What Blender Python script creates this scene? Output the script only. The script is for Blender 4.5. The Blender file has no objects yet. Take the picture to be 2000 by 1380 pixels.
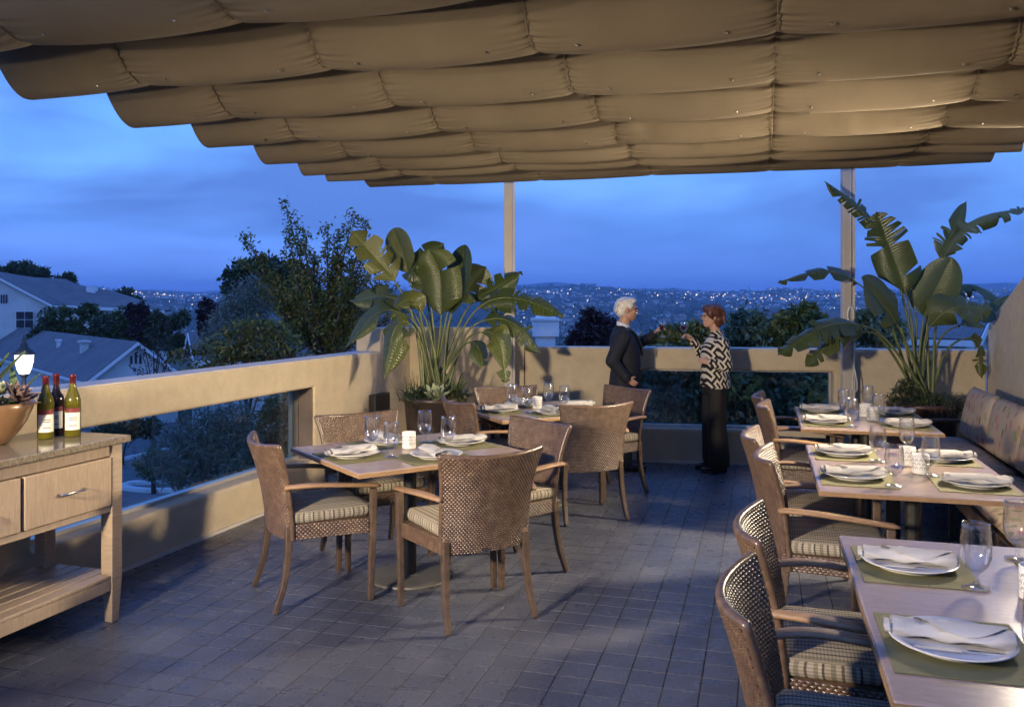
import bpy, bmesh, math, random
import numpy as np
from mathutils import Vector, Matrix
sc = bpy.context.scene
COL = sc.collection
R = math.radians
rnd = random.Random(7)
nrg = np.random.default_rng(7)

# ------------------------------------------------------------------ camera
FPX, HZ, CAMH = 1690.0, 590.0, 1.62          # focal length and horizon row of the 2000 px wide photograph, eye height
cam_d = bpy.data.cameras.new('camera'); cam = bpy.data.objects.new('camera', cam_d); COL.objects.link(cam)
cam.location = (0, 0, CAMH); cam.rotation_euler = (R(90), 0, 0)
cam_d.sensor_width = 36.0; cam_d.lens = FPX / 2000 * 36; cam_d.shift_y = -(690 - HZ) / 2000
cam_d.clip_start = 0.05; cam_d.clip_end = 30000
sc.camera = cam

# ------------------------------------------------------------------ world: dusk sky with streaky cloud
w = bpy.data.worlds.new('World'); sc.world = w; w.use_nodes = True
nt = w.node_tree; nt.nodes.clear()
def wn(t, **k):
    n = nt.nodes.new(t)
    for a, b in k.items(): setattr(n, a, b)
    return n
wo = wn('ShaderNodeOutputWorld'); bg = wn('ShaderNodeBackground'); nt.links.new(bg.outputs[0], wo.inputs[0])
sky = wn('ShaderNodeTexSky', sky_type='NISHITA', sun_disc=False)
sky.sun_elevation = R(0.5); sky.sun_rotation = R(170); sky.altitude = 200; sky.air_density = 1.0; sky.dust_density = 0.3; sky.ozone_density = 4.0
tint = wn('ShaderNodeMix', data_type='RGBA', blend_type='MULTIPLY'); tint.inputs[0].default_value = 1
nt.links.new(sky.outputs[0], tint.inputs[6]); tint.inputs[7].default_value = (2.0, 2.0, 2.1, 1)
tc = wn('ShaderNodeTexCoord')
sep = wn('ShaderNodeSeparateXYZ'); nt.links.new(tc.outputs['Generated'], sep.inputs[0])
# dusk base: deep blue at the horizon, brighter above, deep again overhead
rampz = wn('ShaderNodeValToRGB'); nt.links.new(sep.outputs[2], rampz.inputs[0])
el = rampz.color_ramp.elements
el[0].position = 0.0; el[0].color = (0.040, 0.15, 0.70, 1)
el[1].position = 1.0; el[1].color = (0.065, 0.18, 0.72, 1)
for p, c in ((0.03, (0.030, 0.160, 0.58, 1)), (0.07, (0.046, 0.195, 0.64, 1)), (0.13, (0.105, 0.285, 0.72, 1)), (0.25, (0.075, 0.235, 0.70, 1)), (0.5, (0.062, 0.195, 0.72, 1))):
    e = el.new(p); e.color = c
basem = wn('ShaderNodeMix', data_type='RGBA'); basem.inputs[0].default_value = 0.93
nt.links.new(tint.outputs[2], basem.inputs[6]); nt.links.new(rampz.outputs[0], basem.inputs[7])
# cloud streaks
mp = wn('ShaderNodeMapping'); nt.links.new(tc.outputs['Generated'], mp.inputs[0]); mp.inputs['Scale'].default_value = (1.1, 1.1, 5.5)
nz = wn('ShaderNodeTexNoise'); nz.inputs['Scale'].default_value = 1.6; nz.inputs['Detail'].default_value = 4; nz.inputs['Roughness'].default_value = .55; nz.inputs['Distortion'].default_value = .35
nt.links.new(mp.outputs[0], nz.inputs['Vector'])
cr = wn('ShaderNodeValToRGB'); nt.links.new(nz.outputs[0], cr.inputs[0])
cr.color_ramp.elements[0].position = .38; cr.color_ramp.elements[0].color = (0, 0, 0, 1)
cr.color_ramp.elements[1].position = .66; cr.color_ramp.elements[1].color = (.95, .95, .95, 1)
cm = wn('ShaderNodeMix', data_type='RGBA'); nt.links.new(cr.outputs[0], cm.inputs[0]); nt.links.new(basem.outputs[2], cm.inputs[6])
cm.inputs[7].default_value = (0.054, 0.122, 0.36, 1)
mp2 = wn('ShaderNodeMapping'); nt.links.new(tc.outputs['Generated'], mp2.inputs[0]); mp2.inputs['Scale'].default_value = (1.2, 1.2, 6); mp2.inputs['Location'].default_value = (4, 2, 1)
nz2 = wn('ShaderNodeTexNoise'); nz2.inputs['Scale'].default_value = 1.9; nz2.inputs['Detail'].default_value = 3
nt.links.new(mp2.outputs[0], nz2.inputs['Vector'])
cr2 = wn('ShaderNodeValToRGB'); nt.links.new(nz2.outputs[0], cr2.inputs[0])
cr2.color_ramp.elements[0].position = .5; cr2.color_ramp.elements[0].color = (0, 0, 0, 1)
cr2.color_ramp.elements[1].position = .75; cr2.color_ramp.elements[1].color = (.45, .45, .45, 1)
cm2 = wn('ShaderNodeMix', data_type='RGBA'); nt.links.new(cr2.outputs[0], cm2.inputs[0]); nt.links.new(cm.outputs[2], cm2.inputs[6])
cm2.inputs[7].default_value = (0.17, 0.34, 0.92, 1)
nt.links.new(cm2.outputs[2], bg.inputs[0])
bg.inputs[1].default_value = 1.07

# the last of the daylight: one very weak, wide, cool sun high behind the viewer
sd = bpy.data.lights.new('sun', 'SUN'); sd.energy = 0.06; sd.angle = R(12); sd.color = (0.75, 0.82, 1.0)
so = bpy.data.objects.new('sun', sd); COL.objects.link(so); so.rotation_euler = (R(50), 0, R(-10))

sc.view_settings.view_transform = 'Standard'; sc.view_settings.look = 'None'
sc.view_settings.exposure = 1.02; sc.view_settings.gamma = 1; sc.view_settings.use_curve_mapping = False
sc.cycles.use_denoising = True; sc.cycles.use_adaptive_sampling = True; sc.cycles.adaptive_threshold = 0.03
try:
    sc.cycles.denoiser = 'OPENIMAGEDENOISE'; sc.cycles.denoising_input_passes = 'RGB_ALBEDO_NORMAL'
except Exception: pass
sc.cycles.max_bounces = 8; sc.cycles.diffuse_bounces = 3; sc.cycles.glossy_bounces = 3; sc.cycles.transparent_max_bounces = 16
sc.cycles.transmission_bounces = 4; sc.cycles.volume_bounces = 0; sc.cycles.caustics_reflective = False; sc.cycles.caustics_refractive = False
sc.cycles.sample_clamp_indirect = 4.0

def spot(name, loc, target, watts, color, cone, blend=.6, size=.12):
    d = bpy.data.lights.new(name, 'SPOT'); d.energy = watts; d.color = color; d.spot_size = R(cone); d.spot_blend = blend; d.shadow_soft_size = size
    o = bpy.data.objects.new(name, d); COL.objects.link(o); o.location = loc
    o.rotation_euler = (Vector(target) - Vector(loc)).to_track_quat('-Z', 'Y').to_euler()
    return o
WARM = (1.0, 0.82, 0.58)

# ------------------------------------------------------------------ placing helpers (survey of the place)
def G(x, y, z=0.0):                     # point of the plane at height z
    Y = FPX * (CAMH - z) / (y - HZ); return Vector(((x - 1000) / FPX * Y, Y, z))
def D(x, y, Y):                         # point at distance Y
    return Vector(((x - 1000) / FPX * Y, Y, CAMH - (y - HZ) * Y / FPX))
TH = 0.282
U = Vector((math.cos(TH), -math.sin(TH), 0)); V = Vector((math.sin(TH), math.cos(TH), 0))
def UV(u, v, z=0.0): return U * u + V * v + Vector((0, 0, z))

# ------------------------------------------------------------------ materials
M = {}
class NB:
    def __init__(s, name):
        s.m = bpy.data.materials.new(name); s.m.use_nodes = True; s.t = s.m.node_tree; s.t.nodes.clear()
        s.o = s.n('ShaderNodeOutputMaterial'); s.p = s.n('ShaderNodeBsdfPrincipled'); s.l(s.p.outputs[0], s.o.inputs[0]); M[name] = s.m
    def n(s, t, **k):
        q = s.t.nodes.new(t)
        for a, b in k.items(): setattr(q, a, b)
        return q
    def l(s, a, b): s.t.links.new(a, b)
    def coord(s, kind='Object', scale=(1, 1, 1), rot=(0, 0, 0)):
        c = s.n('ShaderNodeTexCoord'); m_ = s.n('ShaderNodeMapping'); s.l(c.outputs[kind], m_.inputs[0])
        m_.inputs['Scale'].default_value = scale; m_.inputs['Rotation'].default_value = rot; return m_.outputs[0]
    def noise(s, vec, scale, detail=3, rough=.5, dist=0):
        q = s.n('ShaderNodeTexNoise'); q.inputs['Scale'].default_value = scale; q.inputs['Detail'].default_value = detail
        q.inputs['Roughness'].default_value = rough; q.inputs['Distortion'].default_value = dist
        if vec is not None: s.l(vec, q.inputs['Vector'])
        return q.outputs[0]
    def ramp(s, fac, stops, interp='LINEAR'):
        q = s.n('ShaderNodeValToRGB'); q.color_ramp.interpolation = interp; e = q.color_ramp.elements
        e[0].position, e[0].color = stops[0][0], (*stops[0][1], 1); e[1].position, e[1].color = stops[-1][0], (*stops[-1][1], 1)
        for p, c in stops[1:-1]: x = e.new(p); x.color = (*c, 1)
        s.l(fac, q.inputs[0]); return q.outputs[0]
    def mix(s, fac, a, b, mode='MIX'):
        q = s.n('ShaderNodeMix', data_type='RGBA', blend_type=mode)
        for i, v in ((0, fac), (6, a), (7, b)):
            if hasattr(v, 'default_value') or hasattr(v, 'links'): s.l(v, q.inputs[i])
            else: q.inputs[i].default_value = v if i == 0 else (*v, 1)
        return q.outputs[2]
    def math(s, op, a, b=None):
        q = s.n('ShaderNodeMath', operation=op)
        for i, v in ((0, a), (1, b)):
            if v is None: continue
            if hasattr(v, 'links'): s.l(v, q.inputs[i])
            else: q.inputs[i].default_value = v
        return q.outputs[0]
    def bump(s, h, strength=.3, dist=.01):
        q = s.n('ShaderNodeBump'); q.inputs['Strength'].default_value = strength; q.inputs['Distance'].default_value = dist
        s.l(h, q.inputs['Height']); s.l(q.outputs[0], s.p.inputs['Normal']); return q
    def base(s, c):
        if hasattr(c, 'links'): s.l(c, s.p.inputs['Base Color'])
        else: s.p.inputs['Base Color'].default_value = (*c, 1)
    def set(s, rough=.5, metal=0, spec=.5, **k):
        s.p.inputs['Roughness'].default_value = rough; s.p.inputs['Metallic'].default_value = metal; s.p.inputs['Specular IOR Level'].default_value = spec
        for a, b in k.items(): s.p.inputs[a.replace('_', ' ')].default_value = b
        return s

def plain(name, c, rough=.5, metal=0, var=.25, scale=6, bump=0, bscale=80, spec=.5):
    b = NB(name); b.set(rough, metal, spec); v = b.coord()
    n_ = b.noise(v, scale, 4)
    b.base(b.ramp(n_, [(.3, tuple(x * (1 - var) for x in c)), (.7, tuple(min(1, x * (1 + var)) for x in c))]))
    if bump: b.bump(b.noise(v, bscale, 3), bump, .004)
    return b.m

# stucco parapet
b = NB('stucco'); b.set(.85, 0, .25); v = b.coord('Generated' if False else 'Object')
c = b.ramp(b.noise(v, 1.3, 5, .6), [(.3, (.48, .39, .26)), (.7, (.55, .455, .31))])
c2 = b.ramp(b.noise(v, 9, 4, .6), [(.35, (.90, .90, .90)), (.6, (1, 1, 1))])
b.base(b.mix(1.0, c, c2, 'MULTIPLY'))
h = b.math('ADD', b.noise(v, 38, 4, .65), b.math('MULTIPLY', b.noise(v, 140, 2), .4)); b.bump(h, .45, .010)
plain('stucco_cap', (.50, .46, .40), .7, var=.1, scale=3, bump=.25, bscale=60)
plain('jamb', (.17, .125, .085), .6, var=.2, scale=5, bump=.2)
plain('alu', (.55, .54, .50), .35, .6, var=.06)
plain('grout', (.040, .038, .034), .9, var=.25, scale=4)
# slate-look floor tile
b = NB('tile'); v = b.coord('Object')
g = b.n('ShaderNodeNewGeometry'); oi = b.n('ShaderNodeObjectInfo')
ge = b.n('ShaderNodeTexCoord')
att = b.n('ShaderNodeVectorTransform', vector_type='POINT', convert_from='OBJECT', convert_to='WORLD'); b.l(ge.outputs['Object'], att.inputs[0])
wv = att.outputs[0]
cell = b.noise(wv, 3.1, 2, .5)
big = b.noise(wv, .7, 3, .5)
cc = b.ramp(cell, [(.3, (.060, .068, .092)), (.55, (.082, .090, .116)), (.75, (.118, .122, .142))])
cc = b.mix(.5, cc, b.ramp(big, [(.35, (.054, .064, .100)), (.65, (.116, .114, .122))]))
rnd_ = b.math('FRACT', b.math('ADD', oi.outputs['Random'], b.math('MULTIPLY', g.outputs['Random Per Island'], 7.31)))
cc = b.mix(1.0, cc, b.ramp(rnd_, [(0, (.87, .88, .90)), (.5, (1.0, .99, .98)), (1, (1.12, 1.11, 1.09))]), 'MULTIPLY')
b.base(cc); b.set(.42, 0, .5)
fine = b.noise(wv, 55, 5, .62, 1.2)
b.l(b.ramp(b.noise(wv, 12, 3), [(.3, (.22, .22, .22)), (.7, (.46, .46, .46))]), b.p.inputs['Roughness'])
b.bump(fine, .55, .006)
# wicker strands
b = NB('wicker'); v = b.coord('Object'); b.set(.28, 0, .6)
b.base(b.ramp(b.noise(v, 26, 3), [(.3, (.070, .042, .027)), (.55, (.112, .070, .045)), (.75, (.165, .108, .070))]))
plain('wicker_leg', (.085, .056, .038), .38, var=.3, scale=30, bump=.5, bscale=160)
# striped cushion (UV.x runs across the stripes)
b = NB('cushion'); b.set(.9, 0, .2)
tcx = b.n('ShaderNodeTexCoord'); sx = b.n('ShaderNodeSeparateXYZ'); b.l(tcx.outputs['UV'], sx.inputs[0])
fr = b.math('FRACT', b.math('MULTIPLY', sx.outputs[0], 9.0))
st = b.ramp(fr, [(0, (.36, .31, .235)), (.14, (.11, .095, .07)), (.22, (.38, .33, .26)), (.40, (.24, .21, .155)), (.52, (.42, .37, .285)), (.62, (.085, .075, .06)), (.69, (.34, .295, .22)), (.86, (.20, .18, .135))], 'CONSTANT')
zig = b.math('FRACT', b.math('MULTIPLY', sx.outputs[1], 90.0))
zz = b.ramp(zig, [(0, (.72, .72, .72)), (.5, (1, 1, 1))], 'CONSTANT')
b.base(b.mix(1.0, st, zz, 'MULTIPLY')); b.bump(zig, .25, .002)
# teak
def wood(name, dark, light, scale=(1, 14, 14), rough=.5, amount=6):
    b = NB(name); b.set(rough, 0, .4); v = b.coord('Object', scale)
    n1 = b.noise(v, amount, 5, .6, 1.5); n2 = b.noise(v, amount * 6, 3, .6)
    c = b.ramp(n1, [(.3, dark), (.7, light)])
    b.base(b.mix(.35, c, b.ramp(n2, [(.35, dark), (.65, light)]))); b.bump(n2, .12, .003); return b
wood('teak', (.17, .095, .05), (.36, .225, .125))
wood('oak', (.30, .22, .142), (.47, .36, .25), (2, 2, 22), .5, 3)
wood('oak_x', (.29, .21, .135), (.455, .345, .235), (16, 16, 1.6), .5, 4)
b = wood('table_top', (.27, .19, .15), (.35, .262, .212), (2.5, 12, 12), .3, 3); b.set(.22, 0, .6)
wood('table_edge', (.20, .115, .055), (.36, .23, .12), (3, 12, 12), .35, 4)
plain('dark_metal', (.040, .040, .038), .45, .6, var=.2)
plain('base_metal', (.17, .162, .14), .5, .4, var=.15, bump=.1)
plain('chrome', (.75, .75, .76), .15, 1, var=.04); plain('rivet', (.30, .29, .28), .38, 1, var=.1)
plain('porcelain', (.58, .56, .54), .12, 0, var=.02)
plain('napkin', (.47, .45, .425), .9, 0, var=.05, bump=.5, bscale=260, spec=.2)
b = NB('placemat'); b.set(.7, 0, .35); v = b.coord('Object', (1, 1, 1))
wv1 = b.n('ShaderNodeTexWave', wave_type='BANDS', bands_direction='Y'); wv1.inputs['Scale'].default_value = 95; wv1.inputs['Distortion'].default_value = .6; b.l(v, wv1.inputs[0])
b.base(b.mix(wv1.outputs[0], (.115, .108, .045), (.235, .22, .105))); b.bump(wv1.outputs[0], .4, .002)
plain('candle_white', (.74, .72, .66), .5, 0, var=.04)
plain('candle_cell', (.40, .38, .34), .4, 0, var=.1)
# fabric canopy
b = NB('canopy'); b.set(.85, 0, .25); v = b.coord('Object')
b.base(b.ramp(b.noise(v, .9, 5, .6), [(.3, (.142, .113, .078)), (.7, (.190, .154, .109))]))
b.bump(b.math('ADD', b.noise(v, 11, 4, .6), b.math('MULTIPLY', b.noise(v, 300, 2), .25)), .22, .012)
plain('post_paint', (.43, .38, .31), .5, 0, var=.08, bump=.08)
plain('granite', (.20, .165, .115), .12, 0, var=.45, scale=120)
# glass, thin
def thin_glass(name, tint, k0, k1, gl=(1, 1, 1), rough=.0, blend=.35):
    b = NB(name); b.t.nodes.remove(b.p)
    tr = b.n('ShaderNodeBsdfTransparent'); tr.inputs[0].default_value = (*tint, 1)
    gs = b.n('ShaderNodeBsdfGlossy'); gs.inputs['Roughness'].default_value = rough; gs.inputs[0].default_value = (*gl, 1)
    lw = b.n('ShaderNodeLayerWeight'); lw.inputs[0].default_value = blend
    mr = b.n('ShaderNodeMapRange'); b.l(lw.outputs['Facing'], mr.inputs[0]); mr.inputs[3].default_value = k0; mr.inputs[4].default_value = k1
    ms = b.n('ShaderNodeMixShader'); b.l(mr.outputs[0], ms.inputs[0]); b.l(tr.outputs[0], ms.inputs[1]); b.l(gs.outputs[0], ms.inputs[2]); b.l(ms.outputs[0], b.o.inputs[0])
thin_glass('pane', (.80, .90, .93), .03, .30)
thin_glass('crystal', (.98, .985, .99), .03, 1.0, rough=.07, blend=.26)
thin_glass('crystal_bright', (.97, .975, .98), .12, .8, rough=.02, blend=.4)
plain('red_wine', (.05, .004, .008), .05, 0, var=.05)
def bottle_glass(name, c, tr):
    b = NB(name); b.base(c); b.set(.04, 0, .6); b.p.inputs['Transmission Weight'].default_value = tr; b.p.inputs['IOR'].default_value = 1.3
bottle_glass('bottle_olive', (.13, .115, .012), .35)
bottle_glass('bottle_dark', (.022, .012, .012), .1)
plain('foil_red', (.11, .014, .017), .25, .4, var=.1)
plain('paper_label', (.70, .66, .55), .8, var=.05)
plain('label_band', (.16, .018, .02), .6, var=.1)
plain('label_ink', (.05, .04, .04), .8, var=.1)
plain('pot_brown', (.052, .036, .028), .35, var=.3, scale=5)
plain('pot_red', (.062, .026, .018), .4, var=.3, scale=5)
plain('bowl_glaze', (.19, .105, .050), .22, 0, var=.3, scale=9)
plain('soil', (.03, .022, .016), .95, var=.3, bump=.6)
# leaves
def leafmat(name, stops, rough=.5, trans=.25, spec=.4):
    b = NB(name); g = b.n('ShaderNodeNewGeometry')
    c = b.ramp(g.outputs['Random Per Island'], stops); b.base(c); b.set(rough, 0, spec)
    tl = b.n('ShaderNodeBsdfTranslucent'); b.l(c, tl.inputs[0]); ms = b.n('ShaderNodeMixShader'); ms.inputs[0].default_value = trans
    b.l(b.p.outputs[0], ms.inputs[1]); b.l(tl.outputs[0], ms.inputs[2]); b.l(ms.outputs[0], b.o.inputs[0])
leafmat('leaf_green', [(0, (.030, .050, .014)), (.5, (.060, .092, .024)), (1, (.115, .145, .040))])
leafmat('leaf_dark', [(0, (.022, .040, .016)), (.5, (.045, .075, .028)), (1, (.085, .115, .042))])
leafmat('leaf_olive', [(0, (.085, .11, .085)), (.5, (.14, .175, .135)), (1, (.24, .27, .22))], .6)
leafmat('leaf_gold_lit', [(0, (.040, .060, .012)), (.5, (.095, .120, .026)), (.85, (.19, .19, .045)), (1, (.24, .17, .06))])  # golden lamplight is put into the lighter leaf tones
leafmat('leaf_purple', [(0, (.022, .010, .014)), (1, (.060, .026, .034))])
leafmat('leaf_bluegreen', [(0, (.055, .11, .07)), (.6, (.085, .150, .090)), (1, (.17, .22, .13))])
leafmat('leaf_fern', [(0, (.040, .055, .018)), (.6, (.085, .095, .030)), (1, (.15, .13, .05))])
b = NB('strelitzia'); b.set(.34, 0, .5); v = b.n('ShaderNodeTexCoord')
sx = b.n('ShaderNodeSeparateXYZ'); b.l(v.outputs['UV'], sx.inputs[0])
rib = b.math('SINE', b.math('MULTIPLY', sx.outputs[1], 210.0))
oi = b.n('ShaderNodeObjectInfo')
c0 = b.ramp(oi.outputs['Random'], [(0, (.046, .072, .020)), (.5, (.072, .094, .024)), (1, (.112, .124, .032))])
edge = b.ramp(b.math('ABSOLUTE', sx.outputs[0]), [(.0, (1.25, 1.25, 1.1)), (.06, (1, 1, 1)), (.9, (1, 1, 1)), (1.0, (1.15, .95, .75))])
n_ = b.noise(b.coord('Object'), 5, 4); c1 = b.mix(1.0, c0, b.ramp(n_, [(.3, (.8, .82, .8)), (.7, (1.15, 1.1, 1.05))]), 'MULTIPLY')
cl = b.mix(1.0, c1, edge, 'MULTIPLY'); b.base(cl); b.bump(rib, .35, .004)
tl = b.n('ShaderNodeBsdfTranslucent'); b.l(cl, tl.inputs[0]); ms = b.n('ShaderNodeMixShader'); ms.inputs[0].default_value = .24
b.l(b.p.outputs[0], ms.inputs[1]); b.l(tl.outputs[0], ms.inputs[2]); b.l(ms.outputs[0], b.o.inputs[0])
plain('stalk', (.105, .125, .040), .45, var=.25, scale=8)
plain('dry_leaf', (.20, .13, .075), .8, var=.3)
plain('aloe', (.10, .14, .055), .45, var=.25, scale=10)
plain('echeveria', (.20, .235, .14), .5, var=.2, scale=12)
plain('echeveria_pale', (.30, .33, .20), .5, var=.2, scale=12)
plain('purple_succulent', (.135, .085, .075), .45, var=.25, scale=12)
plain('bark', (.07, .052, .040), .9, var=.35, scale=12, bump=.6, bscale=30)
# people
plain('skin', (.46, .25, .165), .5, var=.08, scale=9)
plain('skin_f', (.50, .29, .20), .5, var=.08, scale=9)
plain('hair_white', (.62, .60, .56), .45, var=.2, scale=40, bump=.8, bscale=90)
plain('hair_brown', (.085, .028, .016), .45, var=.4, scale=40, bump=.8, bscale=90)
plain('blazer', (.012, .014, .022), .75, var=.3, scale=20, bump=.3, bscale=200, spec=.3)
plain('trouser_grey', (.045, .047, .045), .8, var=.2, bump=.2)
plain('trouser_black', (.012, .010, .010), .7, var=.3, scale=6, bump=.2, spec=.3)
plain('shirt', (.62, .68, .78), .8, var=.05)
plain('shoe', (.010, .009, .009), .25, var=.2)
plain('eye', (.02, .015, .012), .2, var=.05)
plain('lip', (.36, .13, .10), .5, var=.05)
plain('gold', (.7, .5, .2), .25, 1, var=.05)
b = NB('print_jacket'); b.set(.8, 0, .25); v = b.coord('Object')
sx = b.n('ShaderNodeSeparateXYZ'); b.l(v, sx.inputs[0])
uu = b.math('ADD', sx.outputs[0], b.math('MULTIPLY', sx.outputs[1], .2)); vv = sx.outputs[2]
k = 17.0
pa = b.math('FLOOR', b.math('MULTIPLY', b.math('ADD', uu, b.math('MULTIPLY', vv, .6)), k)); pb = b.math('FLOOR', b.math('MULTIPLY', b.math('SUBTRACT', uu, b.math('MULTIPLY', vv, .6)), k))
par = b.math('ABSOLUTE', b.math('MODULO', b.math('ADD', pa, pb), 2.0))
s1 = b.math('GREATER_THAN', b.math('SINE', b.math('MULTIPLY', b.math('ADD', uu, b.math('MULTIPLY', vv, .6)), k * 6.283 * 1.5)), .12)
s2 = b.math('GREATER_THAN', b.math('SINE', b.math('MULTIPLY', b.math('SUBTRACT', uu, b.math('MULTIPLY', vv, .6)), k * 6.283 * 1.5)), .12)
q = b.n('ShaderNodeMix', data_type='FLOAT'); b.l(par, q.inputs[0]); b.l(s1, q.inputs[2]); b.l(s2, q.inputs[3])
b.base(b.mix(q.outputs[0], (.016, .013, .011), (.56, .50, .40)))
# bench fabric: scattered leaves on pale taupe
b = NB('bench_fabric'); b.set(.9, 0, .2); v0_ = b.coord('Object', (13, 1, 6.0)); sv = b.n('ShaderNodeSeparateXYZ'); b.l(v0_, sv.inputs[0]); cv = b.n('ShaderNodeCombineXYZ'); b.l(b.math('ADD', sv.outputs[0], b.math('MULTIPLY', sv.outputs[2], .5)), cv.inputs[0]); b.l(b.math('ADD', sv.outputs[2], b.math('MULTIPLY', sv.outputs[1], 9.0)), cv.inputs[1]); v = cv.outputs[0]
vo = b.n('ShaderNodeTexVoronoi', voronoi_dimensions='2D'); vo.inputs['Scale'].default_value = 1.0; vo.inputs['Randomness'].default_value = .8; b.l(v, vo.inputs['Vector'])
inside = b.ramp(vo.outputs['Distance'], [(.25, (1, 1, 1)), (.29, (0, 0, 0))])
sr = b.n('ShaderNodeSeparateColor'); b.l(vo.outputs['Color'], sr.inputs[0])
lc = b.ramp(sr.outputs[0], [(0, (.27, .19, .14)), (.22, (.17, .16, .06)), (.40, (.36, .16, .13)), (.55, (.27, .25, .15)), (.68, (.22, .24, .11)), (.82, (.42, .24, .18)), (.92, (.30, .29, .24))], 'CONSTANT')
b.base(b.mix(inside, (.37, .285, .21), lc)); b.bump(b.noise(b.coord(), 250, 2), .2, .002)
# outside
plain('asphalt', (.11, .11, .115), .8, var=.2, scale=.6, bump=.3, bscale=20)
plain('kerb_white', (.55, .55, .55), .8, var=.15, scale=2)
plain('house_wall', (.60, .58, .55), .85, var=.08, scale=1)
plain('house_trim', (.72, .72, .72), .6, var=.04)
plain('window_dark', (.03, .035, .045), .1, var=.1)
b = NB('shingle'); b.set(.85, 0, .3); v = b.coord('Object')
br = b.n('ShaderNodeTexBrick'); br.inputs['Scale'].default_value = 1.0; br.inputs['Brick Width'].default_value = .5; br.inputs['Row Height'].default_value = .22
br.inputs['Mortar Size'].default_value = .012; br.inputs[1].default_value = (.13, .13, .14, 1); br.inputs[2].default_value = (.18, .175, .18, 1); br.inputs[3].default_value = (.025, .025, .03, 1)
b.l(tcx.outputs[0] if False else b.n('ShaderNodeTexCoord').outputs['UV'], br.inputs[0])
b.base(b.mix(.5, br.outputs[0], b.ramp(b.noise(v, .5, 5), [(.3, (.10, .10, .11)), (.7, (.19, .18, .18))]))); b.bump(br.outputs[0], .4, .02)
b = NB('terrain'); b.set(.95, 0, .1); v = b.coord('Object')
b.base(b.mix(.5, b.ramp(b.noise(v, .012, 6, .65), [(.35, (.030, .042, .024)), (.5, (.060, .066, .040)), (.68, (.14, .12, .085))]), b.ramp(b.noise(v, .09, 4), [(.35, (.028, .038, .022)), (.65, (.10, .095, .065))])))
def emit(name, c, s):
    b = NB(name); b.base((0.02, 0.02, 0.02)); b.set(.5); b.p.inputs['Emission Color'].default_value = (*c, 1); b.p.inputs['Emission Strength'].default_value = s
emit('light_warm', (1, .72, .45), 1.6); emit('light_white', (.85, .92, 1), 1.1); emit('lamp_glow', (.90, .94, 1.0), 1.3)
plain('far_wall', (.50, .47, .44), .9, var=.1, scale=.05); plain('far_wall_tan', (.40, .34, .28), .9, var=.1, scale=.05); plain('far_roof', (.16, .11, .09), .9, var=.2, scale=.05)
plain('rope', (.62, .60, .54), .9, var=.15, scale=60)
plain('black_paint', (.012, .012, .014), .4, var=.2)

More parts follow.
